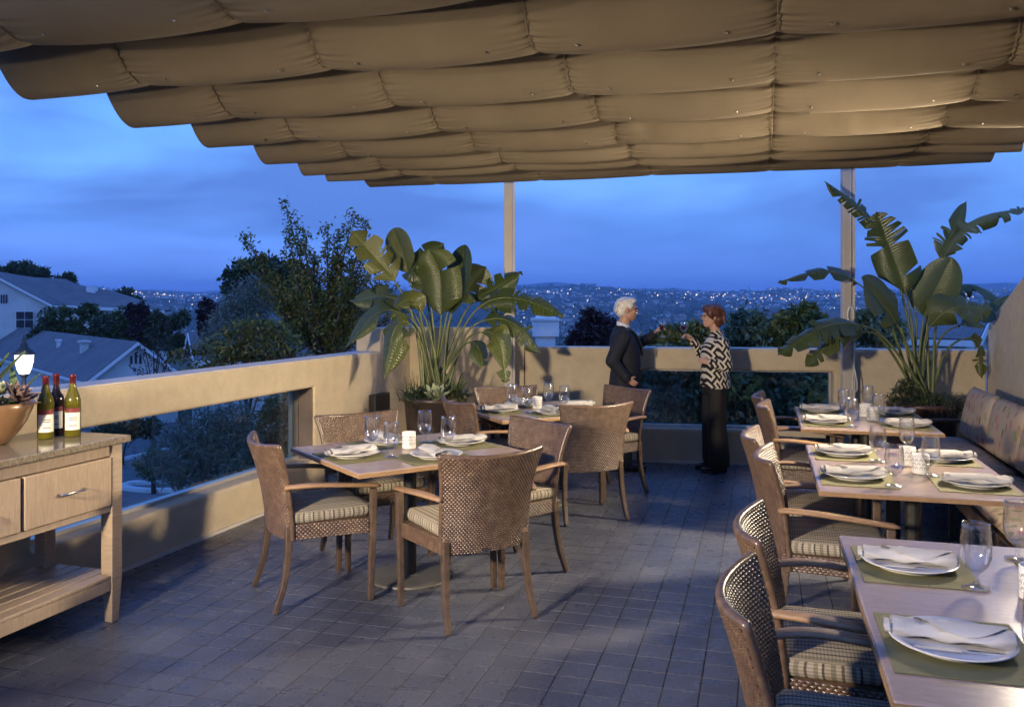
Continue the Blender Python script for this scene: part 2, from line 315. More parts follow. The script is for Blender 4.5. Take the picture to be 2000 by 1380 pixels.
# ------------------------------------------------------------------ mesh building
class MB:
    def __init__(s): s.v = []; s.f = []; s.uv = {}; s.mi = {}
    def add(s, vs, fs, uvs=None, mi=None):
        o = len(s.v); s.v += [tuple(p) for p in vs]
        for i, f in enumerate(fs):
            if uvs is not None: s.uv[len(s.f)] = [uvs[k] for k in f]
            if mi is not None: s.mi[len(s.f)] = mi
            s.f.append(tuple(k + o for k in f))
        return s
    def box(s, a, b, mat=None, taper=None):
        (x0, y0, z0), (x1, y1, z1) = a, b
        p = [(x0, y0, z0), (x1, y0, z0), (x1, y1, z0), (x0, y1, z0), (x0, y0, z1), (x1, y0, z1), (x1, y1, z1), (x0, y1, z1)]
        if mat is not None: p = [tuple(mat @ Vector(q)) for q in p]
        return s.add(p, [(0, 3, 2, 1), (4, 5, 6, 7), (0, 1, 5, 4), (1, 2, 6, 5), (2, 3, 7, 6), (3, 0, 4, 7)])
    def hexa(s, p): return s.add(p, [(0, 3, 2, 1), (4, 5, 6, 7), (0, 1, 5, 4), (1, 2, 6, 5), (2, 3, 7, 6), (3, 0, 4, 7)])
    def tube(s, path, rad, n=8, cap=True, flat=None, up=None):
        path = [Vector(p) for p in path]; m = len(path)
        if not hasattr(rad, '__len__'): rad = [rad] * m
        vs = []; prev = None
        for i, p in enumerate(path):
            t = (path[min(i + 1, m - 1)] - path[max(i - 1, 0)])
            t = t.normalized() if t.length > 1e-9 else Vector((0, 0, 1))
            ref = Vector(up) if up else (prev if prev is not None else (Vector((0, 0, 1)) if abs(t.z) < .9 else Vector((1, 0, 0))))
            a = ref - t * ref.dot(t)
            if a.length < 1e-5: a = t.orthogonal()
            a.normalize(); bb = t.cross(a); prev = a
            ra = rad[i]; rb = ra * (flat if flat else 1)
            for k in range(n):
                an = 2 * math.pi * k / n + (math.pi / 4 if n == 4 else 0); vs.append(p + bb * (math.cos(an) * ra) + a * (math.sin(an) * rb))
        fs = [(i * n + k, i * n + (k + 1) % n, (i + 1) * n + (k + 1) % n, (i + 1) * n + k) for i in range(m - 1) for k in range(n)]
        if cap: fs += [tuple(range(n))[::-1], tuple((m - 1) * n + k for k in range(n))]
        return s.add(vs, fs)
    def lathe(s, prof, n=24, c=(0, 0, 0)):
        vs = []; m = len(prof)
        for r, z in prof:
            for k in range(n): a = 2 * math.pi * k / n; vs.append((c[0] + r * math.cos(a), c[1] + r * math.sin(a), c[2] + z))
        return s.add(vs, [(i * n + k, i * n + (k + 1) % n, (i + 1) * n + (k + 1) % n, (i + 1) * n + k) for i in range(m - 1) for k in range(n)])
    def ell(s, c, r, n=12, rot=None):
        vs = []; fs = []; m = n // 2
        for i in range(m + 1):
            ph = math.pi * i / m
            for k in range(n):
                a = 2 * math.pi * k / n; p = Vector((r[0] * math.sin(ph) * math.cos(a), r[1] * math.sin(ph) * math.sin(a), -r[2] * math.cos(ph)))
                if rot is not None: p = rot @ p
                vs.append(p + Vector(c))
        for i in range(m):
            for k in range(n): fs.append((i * n + k, i * n + (k + 1) % n, (i + 1) * n + (k + 1) % n, (i + 1) * n + k))
        return s.add(vs, fs)
    def grid(s, P, uv=None, flip=False, closed=False):          # P[i][j]
        a = len(P); bb = len(P[0]); vs = [p for row in P for p in row]
        fs = [(i * bb + j, i * bb + j + 1, (i + 1) * bb + j + 1, (i + 1) * bb + j) for i in range(a - 1) for j in range(bb - 1)]
        if flip: fs = [f[::-1] for f in fs]
        return s.add(vs, fs, None if uv is None else [q for row in uv for q in row])
    def build(s, name, mat, parent=None, smooth=False, loc=None):
        me = bpy.data.meshes.new(name); me.from_pydata([tuple(p) for p in s.v], [], s.f)
        mats = mat if isinstance(mat, (list, tuple)) else [mat]
        for q in mats: me.materials.append(M[q])
        if s.mi:
            for i, k in s.mi.items(): me.polygons[i].material_index = k
        if s.uv:
            l = me.uv_layers.new(name='uv')
            for i, us in s.uv.items():
                for li, q in zip(me.polygons[i].loop_indices, us): l.data[li].uv = q
        if smooth: me.polygons.foreach_set('use_smooth', [True] * len(me.polygons))
        me.update()
        return link(name, me, parent, loc)
def link(name, me, parent=None, loc=None):
    o = bpy.data.objects.new(name, me); COL.objects.link(o)
    if parent is not None: o.parent = parent
    if loc is not None: o.location = loc
    return o
def npmesh(name, v, f, mat, parent=None, smooth=False):        # numpy verts and equal-size faces
    me = bpy.data.meshes.new(name); nv, nf, k = len(v), len(f), f.shape[1]
    me.vertices.add(nv); me.vertices.foreach_set('co', np.asarray(v, np.float32).ravel())
    me.loops.add(nf * k); me.loops.foreach_set('vertex_index', np.asarray(f, np.int32).ravel())
    me.polygons.add(nf); me.polygons.foreach_set('loop_start', np.arange(0, nf * k, k, dtype=np.int32))
    try: me.polygons.foreach_set('loop_total', np.full(nf, k, np.int32))
    except Exception: pass
    me.polygons.foreach_set('use_smooth', np.full(nf, smooth))
    for q in (mat if isinstance(mat, (list, tuple)) else [mat]): me.materials.append(M[q])
    me.update(calc_edges=True); me.validate()
    return link(name, me, parent)
def tag(o, label, cat, group=None):
    o['label'] = label; o['category'] = cat
    if group: o['group'] = group
    return o
def thing(name, label, cat, loc=(0, 0, 0), rz=0, group=None):
    o = bpy.data.objects.new(name, None); COL.objects.link(o); o.location = loc; o.rotation_euler = (0, 0, rz); o.empty_display_size = .1
    return tag(o, label, cat, group)
def struct(o): o['kind'] = 'structure'; return o
def stuff(o): o['kind'] = 'stuff'; return o
def dup(root, loc, rz, label, group=None):
    r = root.copy(); COL.objects.link(r); r.location = loc; r.rotation_euler = (0, 0, rz); r['label'] = label
    if group: r['group'] = group
    for ch in list(root.children):
        c = ch.copy(); COL.objects.link(c); c.parent = r
        for g_ in ch.children:
            d = g_.copy(); COL.objects.link(d); d.parent = c
    return r
def bevel(o, w_=.004, seg=2, angle=40):
    m = o.modifiers.new('bevel', 'BEVEL'); m.width = w_; m.segments = seg; m.limit_method = 'ANGLE'; m.angle_limit = R(angle)
    return o
def crom(pts, n):
    pts = [Vector(p) for p in pts]; P = [pts[0] * 2 - pts[1]] + pts + [pts[-1] * 2 - pts[-2]]; out = []; k = len(pts) - 1
    for i in range(n + 1):
        t = i / n * k; j = min(int(t), k - 1); t -= j; a, b_, c_, d = P[j:j + 4]
        out.append(.5 * ((2 * b_) + (c_ - a) * t + (2 * a - 5 * b_ + 4 * c_ - d) * t * t + (3 * b_ - a - 3 * c_ + d) * t ** 3))
    return out
# ================================================================== the terrace
LB = Vector((-2.356, 5.185, 0)); LD = Vector((.305, .952, 0)).normalized(); LN = Vector((LD.y, -LD.x, 0))      # left parapet line; LN points inwards
CORN = Vector((-1.087, 9.15, 0)); BD = Vector((.9887, -.149, 0)).normalized(); BN = Vector((BD.y, -BD.x, 0)) * 1.0
if BN.y > 0: BN = -BN
RC = CORN + BD * 5.71; RD = -V.copy(); RN = -U.copy()
WT = .26

def wall_mesh(p0, d, n_in, s0, s1, h, hole=None, z0=0.0, t=WT):
    out = -n_in * t; ss = [s0, s1]; zs = [z0, h]
    if hole: ss = [s0, hole[0], hole[1], s1]; zs = [z0, hole[2], hole[3], h]
    m = MB(); na, nb = len(ss), len(zs); vs = []
    for side in (0, 1):
        for s_ in ss:
            for z in zs: vs.append(p0 + d * s_ + out * side + Vector((0, 0, z)))
    ix = lambda side, i, j: side * na * nb + i * nb + j
    fs = []
    for i in range(na - 1):
        for j in range(nb - 1):
            if hole and i == 1 and j == 1: continue
            fs.append((ix(0, i, j), ix(0, i + 1, j), ix(0, i + 1, j + 1), ix(0, i, j + 1))); fs.append((ix(1, i, j), ix(1, i, j + 1), ix(1, i + 1, j + 1), ix(1, i + 1, j)))
    for i in range(na - 1):
        for j, fl in ((0, 0), (nb - 1, 1)):
            q = (ix(0, i, j), ix(0, i + 1, j), ix(1, i + 1, j), ix(1, i, j)); fs.append(q if fl else q[::-1])
    for j in range(nb - 1):
        for i, fl in ((0, 1), (na - 1, 0)):
            q = (ix(0, i, j), ix(0, i, j + 1), ix(1, i, j + 1), ix(1, i, j)); fs.append(q[::-1] if fl else q)
    if hole:
        for (a, b_) in (((1, 1), (2, 1)), ((2, 1), (2, 2)), ((2, 2), (1, 2)), ((1, 2), (1, 1))):
            fs.append((ix(0, *a), ix(0, *b_), ix(1, *b_), ix(1, *a)))
    m.add(vs, fs); return m
def fixn(o):
    bm = bmesh.new(); bm.from_mesh(o.data); bmesh.ops.recalc_face_normals(bm, faces=bm.faces); bm.to_mesh(o.data); bm.free(); return o
def slab(m, p0, d, n_in, s0, s1, t0, t1, z0, z1):   # box in wall coordinates; t measured outwards from the inner face
    o_ = -n_in
    P_ = [p0 + d * s_ + o_ * t + Vector((0, 0, z)) for z in (z0, z1) for (s_, t) in ((s0, t0), (s1, t0), (s1, t1), (s0, t1))]
    m.hexa(P_); return m

# floor: grout bed and tiles
fl = MB(); poly = [LB + LD * -6.6, CORN - LD * 0, RC, RC + RD * 10.2]
fl.add([p + Vector((0, 0, -.0024)) for p in poly], [(3, 2, 1, 0)]); fl_o = struct(fl.build('terrace_floor', 'grout'))
PT, GR = .1525, .0056
hw = (PT - GR) / 2
tm = MB()
bt = .0007
vs = []; 
for z, e in ((-.011, 0), (-.0007, 0), (0, bt)):
    q = hw - e; vs += [(-q, -q, z), (q, -q, z), (q, q, z), (-q, q, z)]
tf = [(8, 9, 10, 11)] + [(a + k, a + (k + 1) % 4, a + 4 + (k + 1) % 4, a + 4 + k) for a in (0, 4) for k in range(4)]
cand = []
o0 = G(1087, 1317.4); u_off = o0.dot(U); v_off = o0.dot(V)
def inside(p):
    for (a, d, n_) in ((LB, LD, LN), (CORN, BD, BN), (RC, RD, RN)):
        if (p - a).dot(n_) < -.06: return False
    return True
for i in range(-40, 45):
    for j in range(-24, 55):
        c_ = UV(u_off + (i + .5) * PT, v_off + (j + .5) * PT)
        if c_.y < .9 or not inside(c_): continue
        y_ = HZ + FPX * CAMH / c_.y; x_ = 1000 + FPX * c_.x / c_.y
        vis = -60 < x_ < 2060 and y_ < 1420
        hid = x_ > 1560 or (x_ < 210 and y_ > 1150 and x_ < (1500 - y_))
        cand.append((0 if vis and not hid else 1, -y_, c_))
cand.sort(key=lambda q: (q[0], q[1]))
tiles_me = []
for k in range(4):
    me = bpy.data.meshes.new('tile'); me.from_pydata(vs, [], tf); me.materials.append(M['tile']); tiles_me.append(me)
rest = MB()
for n_, (_, _, c_) in enumerate(cand):
    dz = rnd.uniform(-.0003, .0003); ax = rnd.uniform(-.004, .004); ay = rnd.uniform(-.004, .004)
    if n_ < 300:
        o = link('tile', tiles_me[n_ % 4], fl_o, (c_.x, c_.y, dz)); o.rotation_euler = (ax, ay, -TH)
    else:
        rest.add([c_ + U * p[0] + V * p[1] + Vector((0, 0, p[2] + dz + ax * p[0] + ay * p[1])) for p in vs], tf)
stuff(rest.build('tile', 'tile', fl_o))

# left parapet with its glazed opening
def parapet(name, label, p0, d, n_in, s0, s1, h, hole, jamb_end):
    t = thing(name, label, 'wall', p0)
    inv = -Vector(p0)
    def pt(m, nm, mat, sm=False): 
        m.v = [tuple(Vector(q) + inv) for q in m.v]; return fixn(m.build(nm, mat, t, sm))
    o = pt(wall_mesh(p0, d, n_in, s0, s1, h, hole), 'wall', 'stucco'); bevel(o, .022, 3, 50)
    if hole:
        a, b_, z0, z1 = hole
        m = MB(); slab(m, p0, d, n_in, a, b_, .17, .182, z0, z1); pt(m, 'glass_pane', 'pane')
        for (q0, q1, w0, w1) in ((a, b_, z0, z0 + .022), (a, b_, z1 - .018, z1)):
            m = MB(); slab(m, p0, d, n_in, q0, q1, .145, .205, w0, w1); pt(m, 'window_rail', 'alu')
        for q in (a, b_ - .016):
            m = MB(); slab(m, p0, d, n_in, q, q + .016, .147, .203, z0 + .022, z1 - .018); pt(m, 'window_stile', 'jamb' if jamb_end else 'alu')
        if jamb_end:
            m = MB(); slab(m, p0, d, n_in, b_ - .012, b_ + .03, .015, .142, z0 + .003, z1 - .002); pt(m, 'jamb_board', 'jamb')
    m = MB(); slab(m, p0, d, n_in, s0, s1, -.018, .02, .0, .022); pt(m, 'base_strip', 'stucco_cap')
    m = MB(); slab(m, p0, d, n_in, s0, s1, .012, WT - .012, h - .03, h + .004); pt(m, 'coping', 'stucco_cap')
    return t
parapet('parapet_wall', 'long tan stucco parapet on the left with a glazed opening', LB, LD, LN, -6.6, 3.5, 1.135, (-.62, 2.24, .292, .90), True)
parapet('parapet_wall', 'tan stucco parapet behind the toasting couple with a glazed opening', CORN, BD, BN, 1.23, 5.71, 1.155, (2.285, 4.30, .345, .935), False)
t = thing('parapet_wall', 'taller stucco corner wall behind the left planter', 'wall', CORN)
m = wall_mesh(Vector((0, 0, 0)), LD, LN, -.68, WT * .9, 1.36); fixn(m.build('wall', 'stucco', t))
m = wall_mesh(Vector((0, 0, 0)), BD, BN, .004, 1.225, 1.356); fixn(m.build('wall', 'stucco', t))
# right wall with sweeping top
t = thing('side_wall', 'tan stucco side wall with a top that sweeps up, behind the bench', 'wall', RC)
prof = [(0, 1.36), (.05, 1.40), (.12, 1.46), (.3, 1.53), (.6, 1.63), (1.19, 1.84), (2.2, 2.26), (3.2, 2.75), (4.0, 3.1), (10, 3.1)]
m = MB(); n_ = len(prof); vs = []
for side in (0, 1):
    for (d, z) in prof:
        for zz in (0, z): vs.append(RD * d - RN * (.28 * side) + Vector((0, 0, zz)))
ix = lambda s_, i, j: s_ * n_ * 2 + i * 2 + j
fs = []
for i in range(n_ - 1):
    fs += [(ix(0, i, 0), ix(0, i + 1, 0), ix(0, i + 1, 1), ix(0, i, 1)), (ix(1, i, 0), ix(1, i, 1), ix(1, i + 1, 1), ix(1, i + 1, 0)), (ix(0, i, 1), ix(0, i + 1, 1), ix(1, i + 1, 1), ix(1, i, 1))]
fs += [(ix(0, 0, 0), ix(0, 0, 1), ix(1, 0, 1), ix(1, 0, 0)), (ix(0, n_ - 1, 0), ix(1, n_ - 1, 0), ix(1, n_ - 1, 1), ix(0, n_ - 1, 1))]
m.add(vs, fs); bevel(fixn(m.build('wall', 'stucco', t)), .02, 2, 60)
# building mass under the terrace
m = MB(); pp = [LB + LD * -6.6 - LN * .27, CORN - LN * .27 - BN * .27, RC - BN * .27 - RN * .27, RC + RD * 10.2 - RN * .27]
m.add([p + Vector((0, 0, z)) for z in (-6.0, -.02) for p in pp], [(0, 1, 5, 4), (1, 2, 6, 5), (2, 3, 7, 6), (3, 0, 4, 7), (4, 5, 6, 7)]); struct(m.build('terrace_base', 'stucco'))

# dark meter box on the left wall
bx_ = LB + LD * 3.40
m = MB(); slab(m, Vector((0, 0, 0)), LD, LN, -.16, .16, -.07, 0, .555, .735)
o = bevel(fixn(m.build('wall_box', 'black_paint', None, False, bx_)), .008); tag(o, 'small dark box fixed to the left parapet beside the planter', 'wall box')

# posts that carry the canopy
def post(px, dist, label):
    X = (px - 1000) / FPX * dist; t = thing('canopy_post', label, 'post', (X, dist, 0), 0, 'posts under the canopy')
    m = MB(); m.box((-.055, -.03, .0), (.032, .05, 3.15)); bevel(m.build('shaft', 'post_paint', t), .004)
    m = MB(); m.box((.034, -.042, .0), (.056, .05, 3.15)); bevel(m.build('flange', 'stucco_cap', t), .003)
    m = MB(); m.box((-.09, -.07, .0), (.09, .08, .012)); m.build('foot_plate', 'post_paint', t)
    return t
p1 = post(995, 8.86, 'painted post beside the left planter, holding up the canopy')
p2 = post(1656, 8.38, 'painted post beside the right planter, with a rope coiled on it')

# swagged fabric canopy
ZB, ZW = 2.75, 3.12
bott = [3.07, 3.83, 4.65, 5.42, 6.20, 6.83, 7.25, 8.15]; zbot = [2.75] * 6 + [2.755, 2.80]
UL, UR = -3.88, 1.85; seams = [-3.14, -2.07, -1.0, .06, 1.13]
wires = [bott[0] - .4] + [(bott[i] + bott[i + 1]) / 2 + .06 for i in range(len(bott) - 1)] + [8.17]
t = thing('canopy', 'brown fabric canopy hanging in scalloped swags over the terrace', 'canopy', (0, 0, 0))
us = []; u = UL
bps = sorted(seams)
def spaced(a, b_):
    n = max(6, int((b_ - a) / .055)); xs = [a + (b_ - a) * i / n for i in range(n)]; return xs
edges = [UL] + seams + [UR]
for a, b_ in zip(edges[:-1], edges[1:]):
    # finer near the seams
    k = 26; us += [a + (b_ - a) * (.5 - .5 * math.cos(math.pi * i / k)) for i in range(k)]
us.append(UR)
rng_c = random.Random(3)
ph1 = [rng_c.uniform(0, 6.28) for _ in range(40)]
wr = [[(rng_c.uniform(UL, UR), rng_c.uniform(.02, .06), rng_c.uniform(-1, 1), rng_c.uniform(-.5, .5)) for _ in range(46)] for _ in range(len(bott))]
for k in range(len(bott)):
    v0, v1, vb, zb = wires[k], wires[k + 1], bott[k], zbot[k]
    if k == len(bott) - 1: v0 = wires[k]; v1 = 8.19
    NV = 100; P_ = []
    for i in range(NV + 1):
        q = i / NV; row = []
        for u in us:
            # half profile: down from wire v0 to bottom vb, up to wire v1
            if q < .62: a = q / .62; vv = v0 + (vb - v0) * (a ** 1.15); z = ZW + (zb - ZW) * math.sin(a * math.pi / 2) ** 1.1
            else: a = (q - .62) / .38; vv = vb + (v1 - vb) * a; z = zb + ((ZW if k < len(bott) - 1 else 2.99) - zb) * (1 - math.cos(a * math.pi / 2)) ** .95
            ds = min(abs(u - s_) for s_ in seams); sgn = 1
            prox = math.exp(-ds / .10); bay = min(1.0, ds / .5)
            end = max(0, 1 - (u - UL) / .42) if k < 7 else 0
            depth = (ZW - z) / (ZW - zb)
            z += depth * (.022 * prox - .012 * math.sin(bay * math.pi / 2)) * (1 if k < 7 else .25)
            # gathers running out of the seam
            gth = (math.sin(i * 1.25 + ph1[k] + 5 * ds * (1 if u > min(seams, key=lambda s_: abs(u - s_)) else -1)) * .0075 + math.sin(i * .71 + ph1[k + 12] + 9 * ds) * .006) * math.exp(-ds / .075) + math.sin(i * .33 + ph1[k + 5] + 8 * ds) * .004 * math.exp(-ds / .2) - .012 * math.exp(-(ds / .018) ** 2)
            cr_ = 0
            for (uc, wd, am, sl) in wr[k]:
                du = u - uc - sl * (q - .5) * .5
                if abs(du) < 3 * wd: cr_ += am * math.exp(-(du / wd) ** 2) * .009 * math.sin(min(1, q / .62) * math.pi)
            wav = .010 * math.sin(u * 2.1 + ph1[k + 20]) + .006 * math.sin(u * 4.7 + ph1[k + 28])
            nv_ = -.75 if q < .55 else 0
            row.append(UV(u, vv + (gth + cr_) * nv_ + depth * wav, z + (gth + cr_) * -.6 + depth * wav * .5))
        P_.append(row)
    m = MB(); m.grid(P_); m.build('swag', 'canopy', t, True)
# seam cords and rivets
for k in range(0, len(bott)):
    for s_ in seams:
        v0, vb, zb = wires[k], bott[k], zbot[k]
        pth = []
        for i in range(13):
            a = i / 12; pth.append(UV(s_, v0 + (vb - v0) * a ** 1.15 - .004, ZW + (zb + .022 - ZW) * math.sin(a * math.pi / 2) ** 1.1 - .004))
        m = MB(); m.tube(pth, .0035, 6); m.build('seam_cord', 'canopy', t, True)
        if k < 5:
            for du in (-.21, .21):
                if not UL + .1 < s_ + du < UR - .1: continue
                a = .80; z_ = ZW + (zb - ZW) * math.sin(a * math.pi / 2) ** 1.1
                m = MB(); m.ell((0, 0, 0), (.008, .008, .006), 10); m.build('rivet', 'rivet', t, True, UV(s_ + du, v0 + (vb - v0) * a ** 1.15 - .007, z_ - .016))
# rails above the cloth that it slides on
for s_ in (UL + .5, .06, UR - .3):
    m = MB(); m.box((s_ - .03, 1.6, 3.16), (s_ + .03, 8.9, 3.23), Matrix(((U.x, V.x, 0, 0), (U.y, V.y, 0, 0), (0, 0, 1, 0), (0, 0, 0, 1)))); m.build('slide_rail', 'post_paint', t)
# stand-in lamps for the warm light, added out of view on wall and stand
def floodlight(label, loc, target, standing, light_flap=False):
    t = thing('standin_lamp', label, 'lamp', (loc[0], loc[1], 0))
    d = (Vector(target) - Vector(loc)).normalized(); rot = d.to_track_quat('-Z', 'Y').to_matrix().to_4x4()
    m = MB(); mt = Matrix.Translation((0, 0, loc[2])) @ rot
    m.box((-.13, -.09, .03), (.13, .09, .12), mt); m.build('head', 'black_paint', t)
    if standing: m = MB(); m.tube([(0, 0, 0), (0, 0, loc[2] - .05)], .018, 10); m.build('stand', 'black_paint', t); m = MB(); m.tube([(0, 0, 0), (0, 0, .02)], .22, 20); m.build('foot', 'black_paint', t)
    if light_flap:
        q = Matrix.Translation((0, 0, loc[2])) @ Matrix.Rotation(math.atan2(d.y, d.x), 4, 'Z'); m = MB(); m.box((-.12, -.6, .115), (.75, .6, .125), q); m.build('light_flap', 'black_paint', t); m = MB(); m.box((-.12, -.6, -.325), (.62, .6, -.315), q); m.build('light_flap', 'black_paint', t)  # added flaps that cut this lamp's light off canopy and near floor
    if not standing: m = MB(); m.box((-.03, -.03, loc[2] - .03), (.32, .03, loc[2] + .03)); m.build('bracket', 'black_paint', t)
LA = (3.62, 5.55, 2.55); LBm = (-2.55, .8, 1.85); LCm = (3.50, 4.55, 1.25)
spot('standin_side_wall', LA, (-1.1, 4.8, .35), 720, WARM, 104, .9, .25)
floodlight('unseen stand-in black flood lamp high on the side wall above the bench', LA, (-1.4, 5.3, .35), False)
spot('standin_on_stand', LBm, (2.0, 7.6, 1.05), 1120, WARM, 128, 1.0, .17)
floodlight('unseen stand-in black flood lamp on a tall stand', LBm, (2.0, 7.6, 1.05), True, True)
spot('added_uplight', LCm, (.2, 5.9, 2.75), 520, WARM, 92, .9, .3)  # added uplight that brightens the canopy's underside; no fixture seen there
floodlight('unseen added black uplight low on the side wall above the bench', LCm, (.2, 5.9, 2.75), False)
# ================================================================== furniture
def weave(P, N, nu, nv, cu, cv, amp):
    """displace a parametric surface P(a,b) with normal N(a,b) into basket weave; nu,nv samples, cu,cv cells"""
    rows = []
    for i in range(nv + 1):
        b_ = i / nv; row = []
        r_ = min(int(b_ * cv), cv - 1); fy = b_ * cv - r_; py = 1 - (2 * fy - 1) ** 4
        for j in range(nu + 1):
            a = j / nu; x = a * cu + .5 * (r_ % 2); px = math.sin(math.pi * (x % 1.0)) ** .7
            row.append(P(a, b_) + N(a, b_) * (amp * (px * py * 1.25 - .35)))
        rows.append(row)
    return rows
def build_chair(label, group):
    t = thing('wicker_armchair', label, 'chair', (0, 0, 0), 0, group)
    def S(a, b_):                                   # outer face of back; a across 0..1 (from -y to +y), b up
        s_ = 2 * a - 1; w_ = .246 + .008 * b_ + .040 * b_ ** 4
        x = -.232 - .028 * b_ - .075 * b_ ** 2 + (.055 + .02 * b_) * s_ * s_
        return Vector((x, s_ * w_, .372 + .482 * b_ + .016 * s_ * s_ * b_ ** 3))
    def SN(a, b_):
        e = 1e-3; n_ = (S(a + e, b_) - S(a - e, b_)).cross(S(a, b_ + e) - S(a, b_ - e)).normalized(); return n_ if n_.x < 0 else -n_
    def SI(a, b_): b2 = .14 + .86 * b_; return S(a, b2) - SN(a, b2) * .022
    m = MB(); m.grid(weave(S, SN, 168, 184, 28, 46, .0055), flip=True); bk = m.build('backrest', 'wicker', t, True)
    m = MB(); m.grid(weave(SI, lambda a, b_: -SN(a, .14 + .86 * b_), 168, 160, 28, 40, .0055)); m.build('backrest_lining', 'wicker', t, True)
    # braided rim
    pth = [S(0, q / 40) - SN(0, q / 40) * .011 for q in range(41)] + [S(q / 60, 1) - SN(q / 60, 1) * .011 for q in range(1, 60)] + [S(1, 1 - q / 40) - SN(1, 1 - q / 40) * .011 for q in range(41)]
    dense = []
    for p, q in zip(pth[:-1], pth[1:]): dense += [p, (p + q) / 2]
    dense.append(pth[-1]); rad = [.0140 + .0012 * math.sin(i * 2.6) for i in range(len(dense))]
    m = MB(); m.tube(dense, rad, 10); m.build('rim', 'wicker', bk, True)
    m = MB(); p = S(.56, .03) + SN(.56, .03) * .008; m.box(p - Vector((.003, .017, .007)), p + Vector((.003, .017, .007))); m.build('tag_plate', 'chrome', t)
    # legs
    for sy in (-1, 1):
        m = MB(); m.tube(crom([(-.185, .226 * sy, .44), (-.190, .230 * sy, .30), (-.215, .238 * sy, .14), (-.262, .247 * sy, .006)], 10), [.028 - .0075 * i / 10 for i in range(11)], 4, True, up=(1, 0, 0)); bevel(m.build('leg', 'wicker_leg', t), .006)
        m = MB(); m.tube(crom([(.262, .283 * sy, .610), (.258, .283 * sy, .42), (.250, .282 * sy, .2), (.246, .281 * sy, .006)], 10), [.0275 - .006 * i / 10 for i in range(11)], 4, True, up=(1, 0, 0)); bevel(m.build('leg', 'wicker_leg', t), .006)
        # arm: flat teak, bowed
        cp = crom([(-.215, .262 * sy, .655), (-.08, .300 * sy, .662), (.12, .305 * sy, .645), (.295, .282 * sy, .622)], 22); mm = MB(); ring = []
        for i, p in enumerate(cp):
            tn = (cp[min(i + 1, 22)] - cp[max(i - 1, 0)]).normalized(); sd_ = Vector((0, 0, 1)).cross(tn).normalized(); up_ = tn.cross(sd_)
            wv_ = .021 + .009 * math.sin(math.pi * min(1, i / 19)) + (.004 if i > 17 else 0); hv_ = .0125 * (1 if i < 22 else .5)
            ring.append([p + sd_ * (wv_ * math.cos(a)) * (abs(math.cos(a)) ** -.25 if abs(math.cos(a)) > .05 else 1) + up_ * (hv_ * math.sin(a)) for a in [2 * math.pi * k / 14 for k in range(14)]])
        vs = [p for r_ in ring for p in r_]; nn = 14
        fs = [(i * nn + k, i * nn + (k + 1) % nn, (i + 1) * nn + (k + 1) % nn, (i + 1) * nn + k) for i in range(22) for k in range(nn)] + [tuple(range(nn))[::-1], tuple(22 * nn + k for k in range(nn))]
        mm.add(vs, fs); fixn(mm.build('arm', 'teak', t, True))
    # woven seat frame
    m = MB(); Z0, Z1 = .372, .452
    def side(p0, p1, cells):
        p0 = Vector(p0); p1 = Vector(p1); n_ = Vector((p1.y - p0.y, -(p1.x - p0.x), 0)).normalized()
        m.grid(weave(lambda a, b_: p0.lerp(p1, a) + Vector((0, 0, Z0 + (Z1 - Z0) * b_)), lambda a, b_: n_, cells * 6, 28, cells, 7, .005))
    side((-.20, -.240, 0), (.236, -.282, 0), 19); side((.270, -.262, 0), (.270, .262, 0), 23); side((.236, .282, 0), (-.20, .240, 0), 19)
    m.add([(-.20, -.238, Z1), (.265, -.278, Z1), (.265, .278, Z1), (-.20, .238, Z1), (-.20, -.238, Z0), (.265, -.278, Z0), (.265, .278, Z0), (-.20, .238, Z0)], [(0, 1, 2, 3), (7, 6, 5, 4), (4, 0, 3, 7)])
    m.build('seat_frame', 'wicker', t, True)
    # boxed cushion
    def ring(inset, z, cr=.035):
        x0, x1, y0, y1 = -.185 + inset, .262 - inset, -.243 + inset, .243 - inset; out = []
        for (cx, cy, a0) in ((x1 - cr, y1 - cr, 0), (x0 + cr, y1 - cr, 90), (x0 + cr, y0 + cr, 180), (x1 - cr, y0 + cr, 270)):
            for q in range(5): a = R(a0 + 22.5 * q); out.append(Vector((cx + cr * math.cos(a), cy + cr * math.sin(a), z)))
        return out
    zs = [(.012, .453), (.002, .458), (-.003, .470), (-.005, .485), (-.003, .500), (.002, .512), (.006, .516), (.03, .521), (.10, .526), (.19, .528)]
    m = MB(); rings = [ring(i_, z) for i_, z in zs]; nr = len(rings[0])
    per = [0.0]
    for k in range(nr): per.append(per[-1] + (rings[3][(k + 1) % nr] - rings[3][k]).length)
    for i in range(len(rings) - 1):
        for k in range(nr):
            a, b_, c_, d = rings[i][k], rings[i][(k + 1) % nr], rings[i + 1][(k + 1) % nr], rings[i + 1][k]
            if i < 5: uv_ = [(per[k], a.z), (per[k + 1], b_.z), (per[k + 1], c_.z), (per[k], d.z)]
            else: uv_ = [(p.y * 1.0, p.x) for p in (a, b_, c_, d)]
            m.add([a, b_, c_, d], [(0, 1, 2, 3)], uv_)
    m.add(rings[-1], [tuple(range(nr))], [(p.y, p.x) for p in rings[-1]])
    o = m.build('cushion', 'cushion', t, True)
    bm = bmesh.new(); bm.from_mesh(o.data); bmesh.ops.remove_doubles(bm, verts=bm.verts, dist=1e-5); bm.to_mesh(o.data); bm.free()
    for q in (.0,): 
        m = MB(); m.tube([p for p in rings[5]] + [rings[5][0]], .004, 6); m.build('piping', 'napkin' if False else 'cushion', o, True)
    return t
GA, GB, GC = 'wicker armchairs at the nearer centre table', 'wicker armchairs at the farther centre table', 'wicker armchairs in the right-hand row'
